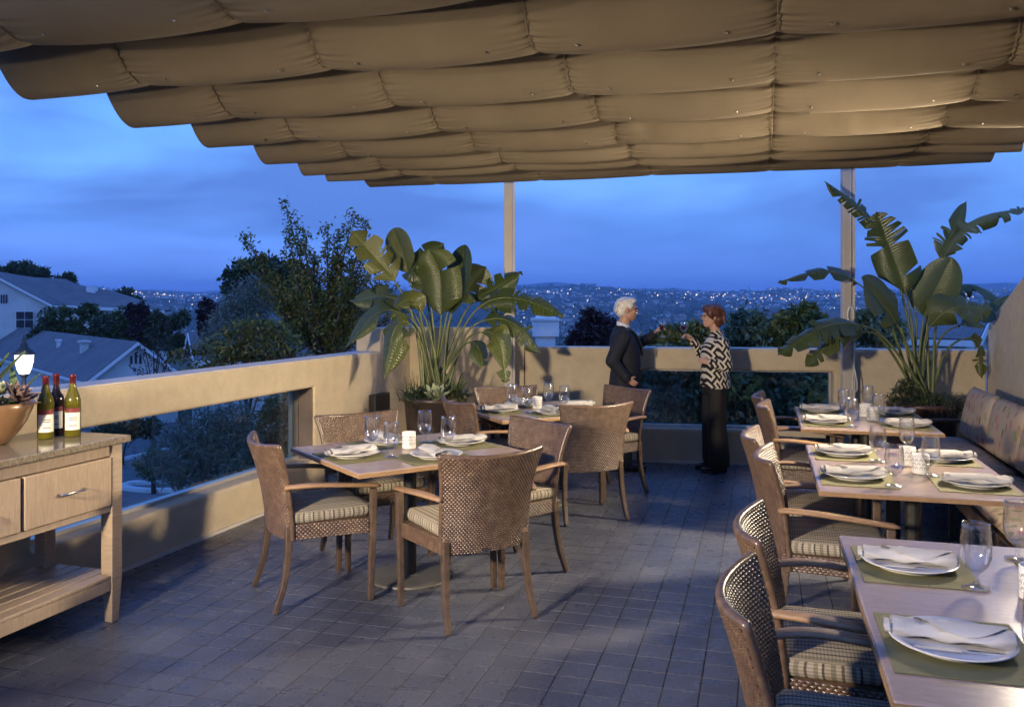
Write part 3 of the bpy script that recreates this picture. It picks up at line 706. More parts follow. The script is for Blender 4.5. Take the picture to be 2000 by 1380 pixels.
chairs = [((-1.12, 4.83), 29, 'wicker armchair on the left side of the nearer centre table, side-on', GA),
 ((-.89, 5.56), -56, 'wicker armchair behind the nearer centre table, by the left parapet', GA),
 ((-.225, 4.54), 120, 'wicker armchair with its woven back to the viewer at the nearer centre table', GA),
 ((-.03, 5.25), 217, 'wicker armchair on the right side of the nearer centre table', GA),
 ((-.19, 6.71), 27, 'wicker armchair on the left of the farther centre table, in front of the planter', GB),
 ((.025, 7.36), -72, 'wicker armchair on the far side of the farther centre table', GB),
 ((.535, 6.58), 110, 'wicker armchair with its back to the viewer at the farther centre table', GB),
 ((.79, 7.38), 214, 'wicker armchair beside the man in the dark blazer', GB),
 ((2.25, 6.87), -17, 'farthest wicker armchair of the right-hand row', GC),
 ((2.11, 6.24), -17, 'second farthest wicker armchair of the right-hand row', GC),
 ((1.63, 4.85), -17, 'wicker armchair at the middle right table, the farther of its two', GC),
 ((1.52, 4.20), -17, 'wicker armchair at the middle right table, the nearer of its two', GC),
 ((1.085, 2.88), -17, 'wicker armchair at the nearest right table, the farther of its two', GC),
 ((.865, 2.20), -17, 'nearest wicker armchair, cut by the bottom of the picture', GC)]
ch0 = None
for (p, a, lab, g_) in chairs:
    if ch0 is None: ch0 = build_chair(lab, g_); ch0.location = (*p, 0); ch0.rotation_euler = (0, 0, R(a))
    else: dup(ch0, (*p, 0), R(a), lab, g_)

TZ = .75
def table(name_label, c, ang, lx, ly, posts):
    t = thing('dining_table', name_label, 'table', (c[0], c[1], 0), ang, 'dining tables')
    m = MB(); m.box((-lx / 2, -ly / 2, TZ - .028), (lx / 2, ly / 2, TZ)); o = m.build('tabletop', 'table_top', t); bevel(o, .006, 2)
    m = MB()
    for (a, b_) in (((-lx / 2 - .0025, -ly / 2 - .0025), (lx / 2 + .0025, -ly / 2)), ((-lx / 2 - .0025, ly / 2), (lx / 2 + .0025, ly / 2 + .0025)), ((-lx / 2 - .0025, -ly / 2), (-lx / 2, ly / 2)), ((lx / 2, -ly / 2), (lx / 2 + .0025, ly / 2))): m.box((*a, TZ - .0265), (*b_, TZ - .006))
    m.build('edge_band', 'table_edge', t)
    for q in posts:
        m = MB(); m.tube([(q[0], q[1], .02), (q[0], q[1], TZ - .045)], .038, 16); m.build('pedestal', 'dark_metal', t, False)
        m = MB(); m.lathe([(.0, .0), (q[2], 0), (q[2] + .002, .006), (q[2], .014), (q[2] * .9, .018), (.06, .022), (.045, .03), (.0, .03)], 40, (q[0], q[1], .002)); m.build('base_plate', 'base_metal', t, False)
        m = MB(); m.box((q[0] - .2, q[1] - .03, TZ - .045), (q[0] + .2, q[1] + .03, TZ - .029)); m.box((q[0] - .03, q[1] - .2, TZ - .046), (q[0] + .03, q[1] + .2, TZ - .030)); m.build('bracket', 'dark_metal', t)
    return t
# ---- table settings
def ringpts(n, f): return [f(2 * math.pi * k / n) for k in range(n)]
protos = {}
def proto(kind, fn):
    if kind not in protos: protos[kind] = fn()
    return protos[kind]
def me_of(m, mats, smooth=True, name='x'):
    o = m.build(name, mats, None, smooth); me = o.data; bpy.data.objects.remove(o); return me
def mk_plate():
    m = MB(); m.lathe([(0, .004), (.085, .004), (.09, .0), (.10, .0), (.098, .006), (.12, .010), (.146, .020), (.1485, .0225), (.147, .0245), (.122, .0165), (.098, .0115), (.06, .009), (0, .009)], 48); return me_of(m, 'porcelain')
def mk_mat():
    m = MB(); m.box((-.17, -.205, 0), (.17, .205, .0025)); return me_of(m, 'placemat', False)
def mk_napkin(seed):
    rg = random.Random(seed); m = MB(); n, k = 40, 22; rows = []; L_ = .138
    for i in range(n + 1):
        x = -L_ + 2 * L_ * i / n; row = []
        for j in range(k + 1):
            a = 2 * math.pi * j / k; w_ = .042 + .006 * math.sin(i * .21 + seed); h_ = .0195 + .003 * math.sin(i * .33 + seed * 2)
            f = 1 + .09 * math.sin(3 * a + i * .16 + seed) + .05 * math.sin(5 * a - i * .3)
            fold = .004 * math.sin(j * 1.1 + i * .45 + seed) * math.sin(math.pi * i / n)
            row.append(Vector((x, math.cos(a) * w_ * f + .010 * math.sin(i * .12 + seed), .0205 + max(-.0195, math.sin(a) * h_ * f + fold))))
        rows.append(row)
    m.grid(rows)
    for s_, xe in ((0, -L_), (1, L_)):                # rolled ends: a spiral of cloth
        sp = []
        for q in range(46):
            a = q * .42; r_ = .018 * (1 - q / 50); sp.append(Vector((xe + (.006 if s_ else -.006), math.cos(a) * r_ * 2.0, .0205 + math.sin(a) * r_)))
        rr = [[p + Vector((dx, 0, 0)) for p in sp] for dx in (-.012, .0)]
        m.grid(rr)
    # loose outer flap laid over the roll
    rows = []
    for i in range(13):
        x = -.09 + .20 * i / 12; row = []
        for j in range(12):
            a = R(15 + 150 * j / 11 * (.45 + .55 * math.sin(math.pi * i / 12))); row.append(Vector((x + .02 * j / 11, math.cos(a) * .0475, .0215 + math.sin(a) * .0245)))
        rows.append(row)
    m.grid(rows); o = me_of(m, 'napkin'); return o
def mk_goblet():
    m = MB(); m.lathe([(.0, .0), (.040, .0), (.0405, .002), (.030, .005), (.012, .010), (.0065, .018), (.0075, .026), (.006, .034), (.009, .043), (.020, .052), (.034, .068), (.0425, .092), (.0445, .118), (.043, .150), (.0395, .182), (.0385, .196), (.0372, .196), (.038, .182), (.0415, .150), (.043, .118), (.041, .092), (.032, .069), (.018, .055), (.0, .050)], 32)
    return me_of(m, 'crystal')
def mk_knife():
    m = MB(); m.box((-.115, -.009, 0), (.0, .009, .002)); m.box((.0, -.006, -.0005), (.10, .006, .0045)); return me_of(m, 'chrome', False)
def mk_candle():
    m = MB(); r_, h_ = .0405, .098; m.lathe([(0, .001), (r_ - .002, .001), (r_, .004), (r_, h_), (r_ - .003, h_), (r_ - .003, .012), (0, .012)], 36); a = me_of(m, 'candle_white')
    m = MB(); n = 11; rh = .0117
    for row in range(5):
        zc = .0115 + row * .0188
        for k in range(n):
            ac = 2 * math.pi * (k + .5 * (row % 2)) / n; vs = []
            for q in range(6):
                b_ = R(60 * q + 30); aa = ac + rh * .86 * math.cos(b_) / r_; z = zc + rh * .86 * math.sin(b_); vs.append((z, aa))
            P_ = [Vector(((r_ + .0004) * math.cos(aa), (r_ + .0004) * math.sin(aa), z)) for z, aa in vs] + [Vector(((r_ - .0015) * math.cos(aa), (r_ - .0015) * math.sin(aa), z)) for z, aa in vs]
            if any(not .003 < z < h_ - .002 for z, _ in vs): continue
            m.add(P_, [(0, 1, 2, 3, 4, 5)] + [(k_, (k_ + 1) % 6, 6 + (k_ + 1) % 6, 6 + k_) for k_ in range(6)])
    return a, me_of(m, 'candle_cell', False)
def place(kind, me, loc, rz, label, cat, group):
    o = link(kind, me, None, loc); o.rotation_euler = (0, 0, rz); return tag(o, label, cat, group)
def setting(e, ang, where, knife=False, side=1, seed=0):
    """e: middle of the table edge; ang: direction the diner faces"""
    f = Vector((math.cos(ang), math.sin(ang), 0)); r_ = Vector((f.y, -f.x, 0)); z = TZ + .0008
    jit = random.Random(seed)
    ja = jit.uniform(-.03, .03); jx = jit.uniform(-.008, .008)
    p = e + f * (.195 + jx); place('placemat', proto('mat', mk_mat), (p.x, p.y, z), ang + ja, 'olive woven placemat ' + where, 'placemat', 'olive placemats')
    q = e + f * (.185 + jx) + r_ * jit.uniform(-.02, .01); place('dinner_plate', proto('plate', mk_plate), (q.x, q.y, z + .003), 0, 'round white dinner plate ' + where, 'plate', 'white dinner plates')
    n_ = q + r_ * -.012; k = seed % 3
    place('napkin', proto('nap%d' % k, lambda: mk_napkin(k * 3 + 1)), (n_.x, n_.y, z + .0135), ang + jit.uniform(-.14, .14), 'rolled cream napkin ' + where, 'napkin', 'rolled napkins')
    if knife:
        kx = q + r_ * .063 + f * .01; place('knife', proto('knife', mk_knife), (kx.x, kx.y, z + .0155), ang + jit.uniform(-.06, .06), 'silver knife ' + where, 'knife', 'silver knives')
    gl = e + f * (.345 + jx) + r_ * (.170 + jit.uniform(-.02, .015)); place('water_goblet', proto('goblet', mk_goblet), (gl.x, gl.y, z + .0035), 0, 'clear stemmed water goblet ' + where, 'glass', 'water goblets')
def candle(p, label):
    a, c_ = proto('candle', mk_candle)
    t = thing('candle_holder', label, 'candle holder', (p.x, p.y, TZ + .001), rnd.uniform(0, 1), 'white candle holders')
    link('cup', a, t); stuff(link('hexagon_relief', c_, t))
# centre tables: corners left, front, right, back
def centre_table(label, cen, ang, lx, ly, tn, seats, cd):
    table(label, cen, ang, lx, ly, [(0, 0, .24)])
    ex = Vector((math.cos(ang), math.sin(ang), 0)); ey = Vector((-ex.y, ex.x, 0)); c3 = Vector((cen[0], cen[1], 0))
    for (off, da, wh) in seats:
        e = c3 + ex * off[0] * lx / 2 + ey * off[1] * ly / 2
        setting(e, ang + R(da), wh, False, 1, seed=len(wh) + int(cen[1] * 10))
    candle(c3 + ex * .02 + ey * .05, cd)
centre_table('square pedestal dining table, the nearer of two in the centre', (-.602, 5.10), R(34.5), 1.09, .97, 'nearer', [
 ((-1, 0), 0, 'on the nearer centre table, left side'), ((0, 1), -90, 'on the nearer centre table, far left side'),
 ((0, -1), 90, 'on the nearer centre table, front side'), ((1, 0), 180, 'on the nearer centre table, right side')], 'white honeycomb candle holder on the nearer centre table')
centre_table('square pedestal dining table, the farther of two in the centre', (.21, 7.02), R(24), 1.05, .97, 'farther', [
 ((-1, 0), 0, 'on the farther centre table, left side'), ((0, 1), -90, 'on the farther centre table, far side'),
 ((0, -1), 90, 'on the farther centre table, front side'), ((1, 0), 180, 'on the farther centre table, right side')], 'white honeycomb candle holder on the farther centre table')
# right-hand row
def row_table(label, bl, ln, tn, knives):
    wd = .90; c3 = Vector((bl[0], bl[1], 0)) + U * wd / 2 - V * ln / 2
    table(label, (c3.x, c3.y), -TH, wd, ln, [(0, -ln / 4, .20), (0, ln / 4, .20)])
    au = math.atan2(U.y, U.x)
    for sb, nm in ((1, 'farther'), (-1, 'nearer')):
        for sa, sd_ in ((-1, 'chair side'), (1, 'bench side')):
            e = c3 + U * sa * wd / 2 + V * sb * .345
            setting(e, au if sa < 0 else au + math.pi, 'on the %s right table, %s, %s of two' % (tn, sd_, nm), knives, 1, seed=int(bl[1] * 10) + sb * 2 + sa)
        candle(c3 + V * sb * .11 + U * (.04 if sb > 0 else .07), 'white honeycomb candle holder on the %s right table, %s of two' % (tn, nm))
row_table('long dining table farthest along the right-hand row', (2.366, 7.243), 1.32, 'farthest', False)
row_table('long dining table in the middle of the right-hand row', (1.795, 5.29), 1.33, 'middle', True)
row_table('long dining table nearest the viewer on the right', (1.225, 3.239), 1.40, 'nearest', True)

# ---- wicker bench with patterned cushions
t = thing('bench', 'long wicker bench with leaf-patterned cushions along the side wall', 'bench', (3.47, 7.66, 0), -TH - math.pi / 2)
BL = 5.2        # local x along -V (towards viewer), local y: +y = +U side
sgn = 1
m = MB()
def wside(mm, p0, p1, z0, z1, cells, rows, amp=.006):
    p0 = Vector(p0); p1 = Vector(p1); n_ = Vector((p1.y - p0.y, -(p1.x - p0.x), 0)).normalized()
    mm.grid(weave(lambda a, b_: p0.lerp(p1, a) + Vector((0, 0, z0 + (z1 - z0) * b_)), lambda a, b_: n_, cells * 4, rows * 4, cells, rows, amp))
wside(m, (0, 0, 0), (BL, 0, 0), .30, .385, 190, 6); wside(m, (0, .50, 0), (0, 0, 0), .30, .385, 20, 6)
m.add([(0, 0, .385), (BL, 0, .385), (BL, .5, .385), (0, .5, .385)], [(0, 1, 2, 3)]); m.add([(0, 0, .30), (BL, 0, .30), (BL, .5, .30), (0, .5, .30)], [(3, 2, 1, 0)])
m.build('seat_frame', 'wicker', t, True)
for x in (.06, 1.75, 3.45, 5.1):
    for y in (.05, .46): m = MB(); m.tube([(x, y, 0), (x, y, .31)], .026, 4); m.build('leg', 'wicker_leg', t)
def pillow(name, x0, x1, y0, y1, z0, z1, lean=0):
    n = 16; mm = MB()
    for sgn_ in (1, -1):
        rows = []
        for i in range(n + 1):
            row = []
            for j in range(n + 1):
                a, b_ = 2 * i / n - 1, 2 * j / n - 1; e = (1 - abs(a) ** 6) ** .5 * (1 - abs(b_) ** 6) ** .5
                row.append((a, b_, e * sgn_))
            rows.append(row)
        def loc(a, b_, e):
            if lean is None: return Vector((x0 + (x1 - x0) * (a + 1) / 2, y0 + (y1 - y0) * (b_ + 1) / 2, (z0 + z1) / 2 + e * (z1 - z0) / 2))
            z = z0 + (z1 - z0) * (b_ + 1) / 2; y = (y0 + y1) / 2 + lean * (b_ + 1) / 2 - e * (y1 - y0) / 2; return Vector((x0 + (x1 - x0) * (a + 1) / 2, y, z))
        mm.grid([[loc(*q) for q in r_] for r_ in rows])
    o = mm.build(name, 'bench_fabric', t, True); bm = bmesh.new(); bm.from_mesh(o.data); bmesh.ops.remove_doubles(bm, verts=bm.verts, dist=1e-4); bmesh.ops.recalc_face_normals(bm, faces=bm.faces); bm.to_mesh(o.data); bm.free()
for i in range(3): pillow('seat_cushion', .01 + 1.73 * i, 1.73 * (i + 1), -.012, .50, .385, .475, None)
for i in range(6): pillow('back_cushion', .0 + .865 * i, .865 * (i + 1) - .006, .40, .53, .48, .89, .09)
m = MB(); m.box((0, .56, .0), (BL, .60, .80)); m.build('back_panel', 'wicker_leg', t)
m = MB(); m.tube([(.0, .02, .385), (.0, .02, .575), (.0, .30, .59), (.0, .52, .585)], .018, 8); m.build('arm_rail', 'wicker_leg', t, True)

# ---- sideboard
SO = Vector((-1.995, 4.43, 0)); sax = math.atan2(-LD.y, -LD.x)      # local x runs away from the far end, along the wall towards the viewer
t = thing('sideboard', 'light wooden sideboard with a stone top and two visible drawers', 'sideboard', (SO.x, SO.y, 0), sax)
# local +y: from LN rotated; find which side is the wall
wl = Matrix.Rotation(-sax, 3, 'Z') @ (-LN); ws = 1 if wl.y > 0 else -1
SL, SDp = 1.75, .50
def sb(name, x0, x1, y0, y1, z0, z1, mat, bv=.003, par=None):
    m = MB(); m.box((x0, min(y0 * ws, y1 * ws), z0), (x1, max(y0 * ws, y1 * ws), z1)); return bevel(m.build(name, mat, par or t), bv)
sb('stone_top', -.03, SL + .03, -.03, SDp + .02, .905, .94, 'granite', .006)
for x in (.0, SL - .07):
    for y in (.0, SDp - .07):
        m = MB(); z0_, z1_ = 0, .26; e = .012
        m.hexa([(x + a * .07 + (e if a == 0 else -e), ws * (y + b_ * .07 + (e if b_ == 0 else -e)), .0) for a, b_ in ((0, 0), (1, 0), (1, 1), (0, 1))] + [(x + a * .07, ws * (y + b_ * .07), .22) for a, b_ in ((0, 0), (1, 0), (1, 1), (0, 1))])
        m.box((x, min(ws * y, ws * (y + .07)), .2201), (x + .07, max(ws * y, ws * (y + .07)), .903)); bevel(fixn(m.build('leg', 'oak', t)), .003)
sb('top_rail', .0725, SL - .0725, .012, .035, .845, .903, 'oak_x'); sb('drawer_rail', .0725, SL - .0725, .006, .035, .565, .595, 'oak_x')
sb('end_panel', .012, .035, .0725, SDp - .0725, .565, .903, 'oak_x'); sb('back_panel', .0725, SL - .0725, SDp - .04, SDp - .02, .565, .903, 'oak_x'); sb('carcass_floor', .036, SL - .036, .036, SDp - .042, .60, .615, 'oak_x')
dw = (SL - .145 - .05) / 3
for i in range(3):
    x0 = .078 + i * (dw + .022); d = sb('drawer', x0, x0 + dw, -.004, .034, .600, .840, 'oak_x')
    m = MB(); xc = x0 + dw / 2; yb = -.004; 
    m.tube([(xc - .075, ws * yb, .722), (xc - .068, ws * (yb - .026), .722), (xc - .05, ws * (yb - .032), .722), (xc + .05, ws * (yb - .032), .722), (xc + .068, ws * (yb - .026), .722), (xc + .075, ws * yb, .722)], .0055, 8); m.build('handle', 'chrome', d, True)
    if i < 2: sb('divider', x0 + dw + .003, x0 + dw + .019, .012, .034, .596, .844, 'wicker_leg')
sb('shelf_rail', .0725, SL - .0725, .006, .03, .165, .225, 'oak_x'); sb('shelf_rail', .0725, SL - .0725, SDp - .03, SDp - .006, .165, .225, 'oak_x'); sb('shelf_rail', .006, .03, .0725, SDp - .0725, .165, .225, 'oak_x')
for i in range(6):
    y = .004 + i * .0825; xa = .0 if 0 < i < 5 else .073
    sb('shelf_slat', xa + .001, SL - .073, y, y + .074, .2265, .245, 'oak_x', .004)

# ---- wine bottles
def bottle(px, py, glass, sloped, label, dark=False):
    p = G(px, py, .94); t = thing('wine_bottle', label, 'bottle', (p.x, p.y, .9405), R(rnd.uniform(-20, 20)))
    pr = [(.0, .006), (.03, .002), (.036, .0), (.0385, .006), (.0385, .17)]
    pr += [(.037, .19), (.030, .205), (.019, .222), (.0145, .245), (.0140, .300), (.0155, .302), (.0155, .312), (.0, .312)] if not sloped else [(.0375, .185), (.033, .205), (.026, .224), (.019, .245), (.0148, .268), (.0140, .300), (.0155, .302), (.0155, .312), (.0, .312)]
    m = MB(); m.lathe(pr, 28); m.build('glass', glass, t, True)
    m = MB(); m.lathe([(.0150, .258), (.0150, .301), (.0164, .303), (.0164, .313), (.0, .3135)], 20); m.build('foil', 'foil_red', t, True)
    def wrap(z0, z1, a0, a1, mat, name, r_=.0391, par=None):
        m = MB(); n = 16; rows = [[Vector((r_ * math.cos(R(a0 + (a1 - a0) * i / n)), r_ * math.sin(R(a0 + (a1 - a0) * i / n)), z)) for i in range(n + 1)] for z in (z0, z1)]; m.grid(rows); return m.build(name, mat, par or t, True)
    a0, a1 = -115, 5
    pl = wrap(.035, .122, a0, a1, 'paper_label', 'label'); wrap(.122, .146, a0, a1, 'label_band', 'label_band', .0392)
    for z in (.095, .085, .055): wrap(z, z + .004, a0 + 36, a1 - 30, 'label_ink', 'print_line', .0394, pl)
    return t
bottle(89, 856, 'bottle_olive', True, 'olive-glass wine bottle nearest the bowl, front of the three')
bottle(110, 848, 'bottle_dark', False, 'dark red wine bottle standing behind the other two')
bottle(142, 851, 'bottle_olive', True, 'olive-glass wine bottle farthest right on the sideboard')
# ================================================================== potted plants
def big_leaf(root, pts, W, bf, nrm, splits, fold=.35, seed=0, droop=.25, tip=.12, mat='strelitzia', thin=.012):
    """petiole + blade along a spline; bf = fraction of the path where the blade begins; nrm = which way the blade faces"""
    rg = random.Random(seed); N = 64; path = crom(pts, N); i0 = int(N * bf); inv = -Vector(root.location)
    path = [p + inv for p in path]
    st = MB(); st.tube(path[:i0 + 2], [thin * (1.35 - .8 * i / (i0 + 1)) for i in range(i0 + 2)], 8)
    K = N - i0; nrm = Vector(nrm).normalized(); m = MB()
    cuts = sorted(rg.sample(range(3, K - 1), min(int(splits * .62 + .5), K - 5))) if splits else []; W = W * (1.16 if root.location.x < 0 else 1.08)
    for side in (-1, 1):
        mycuts = [c for c in cuts if rg.random() < .8] ; segs = list(zip([0] + mycuts, mycuts + [K]))
        for (a, b_) in segs:
            if b_ <= a: continue
            dr = rg.uniform(-.10, droop) if mycuts else droop * .3; gap = rg.uniform(.12, .5) * (b_ - a) / K * sum((path[q + 1] - path[q]).length for q in range(i0, N)) if mycuts else 0; sh = rg.uniform(.84, 1.05)
            rows = []; uvs = []
            for i in range(a, b_ + 1):
                s_ = i / K; p = path[i0 + i]; tn = (path[min(i0 + i + 1, N)] - path[max(i0 + i - 1, 0)]).normalized()
                sd_ = tn.cross(nrm); sd_ = sd_.normalized() if sd_.length > .05 else tn.orthogonal().normalized()
                nn = sd_.cross(tn).normalized()
                w_ = W * min(1, (s_ / .16) ** .6 if s_ > 0 else 0) * (1 - max(0, (s_ - .45) / .55) ** 2.2) ** .75 * sh
                w_ = max(w_, .004)
                row = []; uvr = []
                for j in range(7):
                    q = j / 6; mid = (i - a) / max(1, b_ - a) - .5
                    q2 = max(0, q - .22) / .78; fwd = q * w_ * .30 - mid * gap * q2
                    an = fold * (1 - .5 * q) - dr * q2 * 1.6
                    pos = p + sd_ * (side * w_ * q * math.cos(an)) + nn * (w_ * q * math.sin(an) - .25 * dr * w_ * q2 * q2) + tn * fwd
                    row.append(pos); uvr.append((q, s_))
                rows.append(row); uvs.append(uvr)
            if len(rows) > 1: m.grid(rows, uvs, flip=side > 0)
    o = m.build('leaf', mat, root, True)
    rb = MB(); rb.tube(path[i0:], [thin * .5 * (1 - .85 * i / K) for i in range(K + 1)], 6); rb.v += []; 
    st.add(rb.v, rb.f); s_ = st.build('stalk', 'stalk', o, True)
    return o
def pot(name, label, c, r0, r1, h, mat):
    t = thing(name, label, 'planter', c); m = MB(); m.lathe([(0, .003), (r0, .003), (r0 + .01, .02), (r0 + (r1 - r0) * .6, h * .6), (r1 - .01, h - .05), (r1, h - .045), (r1 + .008, h - .02), (r1, h), (r1 - .03, h), (r1 - .035, h - .06), (0, h - .06)], 48); m.build('pot', mat, t, True)
    m = MB(); m.lathe([(r1 - .036, 0), (r1 - .1, .012), (0, .02)], 30, (0, 0, h - .058)); m.build('soil', 'soil', t, True)
    return t
LP = Vector((-.72, 8.12, 0)); RP = Vector((3.79, 7.98, 0))
pot('planter', 'tall dark brown planter in the left corner', LP, .22, .30, .74, 'pot_brown')
pot('planter', 'dark red-brown planter in the right corner beyond the bench', RP, .22, .31, .70, 'pot_red')
def strelitzia(label, c, base_px, spec, zb):
    root = thing('bird_of_paradise_plant', label, 'plant', (c.x, c.y, zb), 0, 'giant potted plants')
    for k, (dep, pp, W, bf, nrm, spl, fold, dr) in enumerate(spec):
        b0 = c + Vector(((k * .618 % 1 - .5) * .20, (k * .381 % 1 - .5) * .16, zb - .02)); n = len(pp)
        pts = [b0] + [D(x, y, c.y + dep * (i + 1) / n) for i, (x, y) in enumerate(pp)]
        big_leaf(root, pts, W, bf, nrm, spl, fold, seed=k * 7 + int(c.x * 10), droop=dr)
    return root
F_ = (0, -1, .25); FU = (0, -.5, .9); FL = (-.6, -.8, .3); FR = (.6, -.8, .3)
strelitzia('giant bird-of-paradise plant in the left corner planter', LP, None, [
 (-.15, [(812, 640), (775, 555), (735, 505), (684, 450)], .155, .52, (.5, -.8, .35), 6, .25, .2),
 (.10, [(822, 620), (800, 545), (785, 490), (768, 446)], .125, .55, (-.5, -.8, .2), 0, .45, .1),
 (-.25, [(858, 660), (862, 590), (858, 530), (838, 486)], .190, .40, (-.45, -.9, .25), 2, .45, .25),
 (-.05, [(872, 660), (886, 590), (900, 530), (909, 478)], .170, .42, (-.75, -.75, .1), 0, .55, .1),
 (-.40, [(820, 665), (792, 628), (768, 650), (750, 742)], .150, .42, (-.3, -.9, .6), 2, -.15, .35),
 (-.20, [(822, 655), (785, 612), (735, 612), (672, 682)], .110, .50, (-.1, -.6, .9), 2, .2, .5),
 (.05, [(825, 645), (795, 600), (750, 578), (682, 588)], .120, .50, (0, -.55, .9), 3, .2, .4),
 (-.25, [(905, 640), (955, 588), (1020, 585), (1102, 618)], .125, .40, (0, -.75, .7), 12, -.1, .55),
 (-.15, [(908, 655), (965, 622), (1015, 640), (1056, 690)], .115, .42, (.3, -.8, .6), 8, -.1, .5),
 (-.45, [(905, 672), (945, 648), (975, 665), (988, 748)], .125, .46, (.3, -.9, .5), 4, -.2, .45),
 (.15, [(898, 630), (930, 585), (968, 562), (1020, 530)], .115, .48, (.1, -.8, .5), 9, .1, .4),
 (.20, [(880, 620), (905, 575), (925, 548), (950, 520)], .150, .42, (.3, -.9, .3), 4, .2, .3),
 (.15, [(840, 620), (825, 560), (832, 510), (868, 475)], .150, .45, (-.3, -.9, .2), 3, .35, .2),
 (-.35, [(890, 690), (918, 668), (935, 680), (944, 716)], .090, .50, (.2, -.9, .5), 2, -.2, .4),
 (.05, [(846, 640), (838, 575), (815, 520), (790, 545)], .140, .50, (-.2, -.7, .7), 3, .2, .4),
 (-.10, [(866, 650), (876, 600), (888, 560), (930, 590)], .130, .45, (.1, -.7, .7), 5, -.1, .5),
 (-.30, [(842, 660), (822, 605), (800, 585), (772, 600)], .110, .48, (-.3, -.8, .6), 2, .1, .4)], .70)
strelitzia('giant bird-of-paradise plant in the right corner planter', RP, None, [
 (-.15, [(1782, 640), (1765, 560), (1740, 490), (1712, 412)], .190, .44, (-.45, -.9, .15), 9, .15, .25),
 (.10, [(1768, 600), (1735, 490), (1690, 420), (1608, 352)], .085, .50, (-.2, -.8, .6), 18, 0, .7),
 (-.10, [(1800, 650), (1812, 600), (1832, 555), (1858, 502)], .190, .38, (-.35, -.9, .15), 0, .30, .15),
 (-.35, [(1768, 665), (1742, 620), (1715, 585), (1682, 542)], .165, .38, (.35, -.9, .25), 1, .30, .25),
 (-.30, [(1806, 668), (1828, 625), (1868, 600), (1940, 604)], .170, .38, (.15, -.9, .5), 5, -.05, .35),
 (.15, [(1815, 600), (1845, 500), (1910, 430), (2015, 405)], .105, .50, (.1, -.6, .8), 22, -.1, .8),
 (.20, [(1812, 580), (1838, 500), (1862, 450), (1888, 392)], .115, .48, (.4, -.8, .3), 10, .1, .5),
 (-.35, [(1738, 630), (1690, 565), (1620, 530), (1518, 552)], .082, .55, (0, -.7, .75), 9, -.1, .45),
 (-.60, [(1735, 668), (1680, 635), (1610, 638), (1518, 694)], .135, .46, (0, -.7, .75), 11, -.15, .6),
 (-.45, [(1730, 672), (1690, 648), (1640, 655), (1572, 716)], .110, .50, (0, -.8, .6), 8, -.2, .6),
 (.10, [(1835, 665), (1880, 632), (1925, 612), (1975, 575)], .110, .48, (.2, -.6, .8), 5, 0, .4),
 (.25, [(1830, 620), (1862, 575), (1905, 560), (1965, 592)], .105, .50, (.2, -.7, .6), 9, -.1, .6),
 (.15, [(1760, 640), (1735, 595), (1725, 570), (1690, 600)], .110, .50, (-.2, -.8, .5), 5, 0, .5),
 (-.05, [(1790, 640), (1778, 590), (1770, 565), (1775, 545)], .060, .40, (.7, -.7, .1), 0, .9, .1),
 (.10, [(1846, 690), (1890, 660), (1915, 680), (1918, 740)], .080, .50, (.2, -.8, .5), 7, -.3, .6)], .66)

# rosettes, aloes and ground plants in the pots
def leaf_mesh(L_, W, T, cup, point=.8):
    m = MB(); n = 8; rows = []; back = []
    for i in range(n + 1):
        s_ = i / n; w_ = W * (math.sin(math.pi * min(1, s_ * .82 + .12)) ** .7) * (1 - s_ ** 5) + .0008; lift = cup * s_ * s_
        rows.append([Vector((L_ * s_, w_ * q, lift * L_ + T * (abs(q) ** 2) * .8)) for q in (-1, -.5, 0, .5, 1)]); back.append([Vector((L_ * s_, w_ * q * .92, lift * L_ - T * (1 - q * q) * (1 - .6 * s_))) for q in (-1, -.5, 0, .5, 1)])
    m.grid(rows); m.grid(back, flip=True); return m
def rosette(label, c, r_, mat, n=26, open_=1.0, cup=.35, name='rosette_succulent', tilt=(0, 0)):
    t = thing(name, label, 'succulent', c); t.rotation_euler = (R(tilt[0]), R(tilt[1]), 0)
    me = me_of(leaf_mesh(r_, r_ * .24, r_ * .05, cup), mat, True)
    for k in range(n):
        f = k / n; o = link('leaf', me, t, (0, 0, .02 * f)); sc_ = 1.0 - .62 * f
        o.scale = (sc_, sc_, sc_); o.rotation_euler = (0, -R(8 + 66 * f * open_), k * 2.39996)
def aloe(label, c, n, L_, W, mat, spread=30, lean=(0, 0), name='aloe_plant'):
    t = thing(name, label, 'succulent', c); rg = random.Random(int(L_ * 991) + n)
    me = me_of(leaf_mesh(L_, W, W * .35, -.12), mat, True)
    for k in range(n):
        o = link('leaf', me, t); s_ = rg.uniform(.65, 1.0); o.scale = (s_, s_, s_); o.rotation_euler = (0, -R(90 - rg.uniform(.15, 1) * spread), k * 2.4 + rg.uniform(-.3, .3))
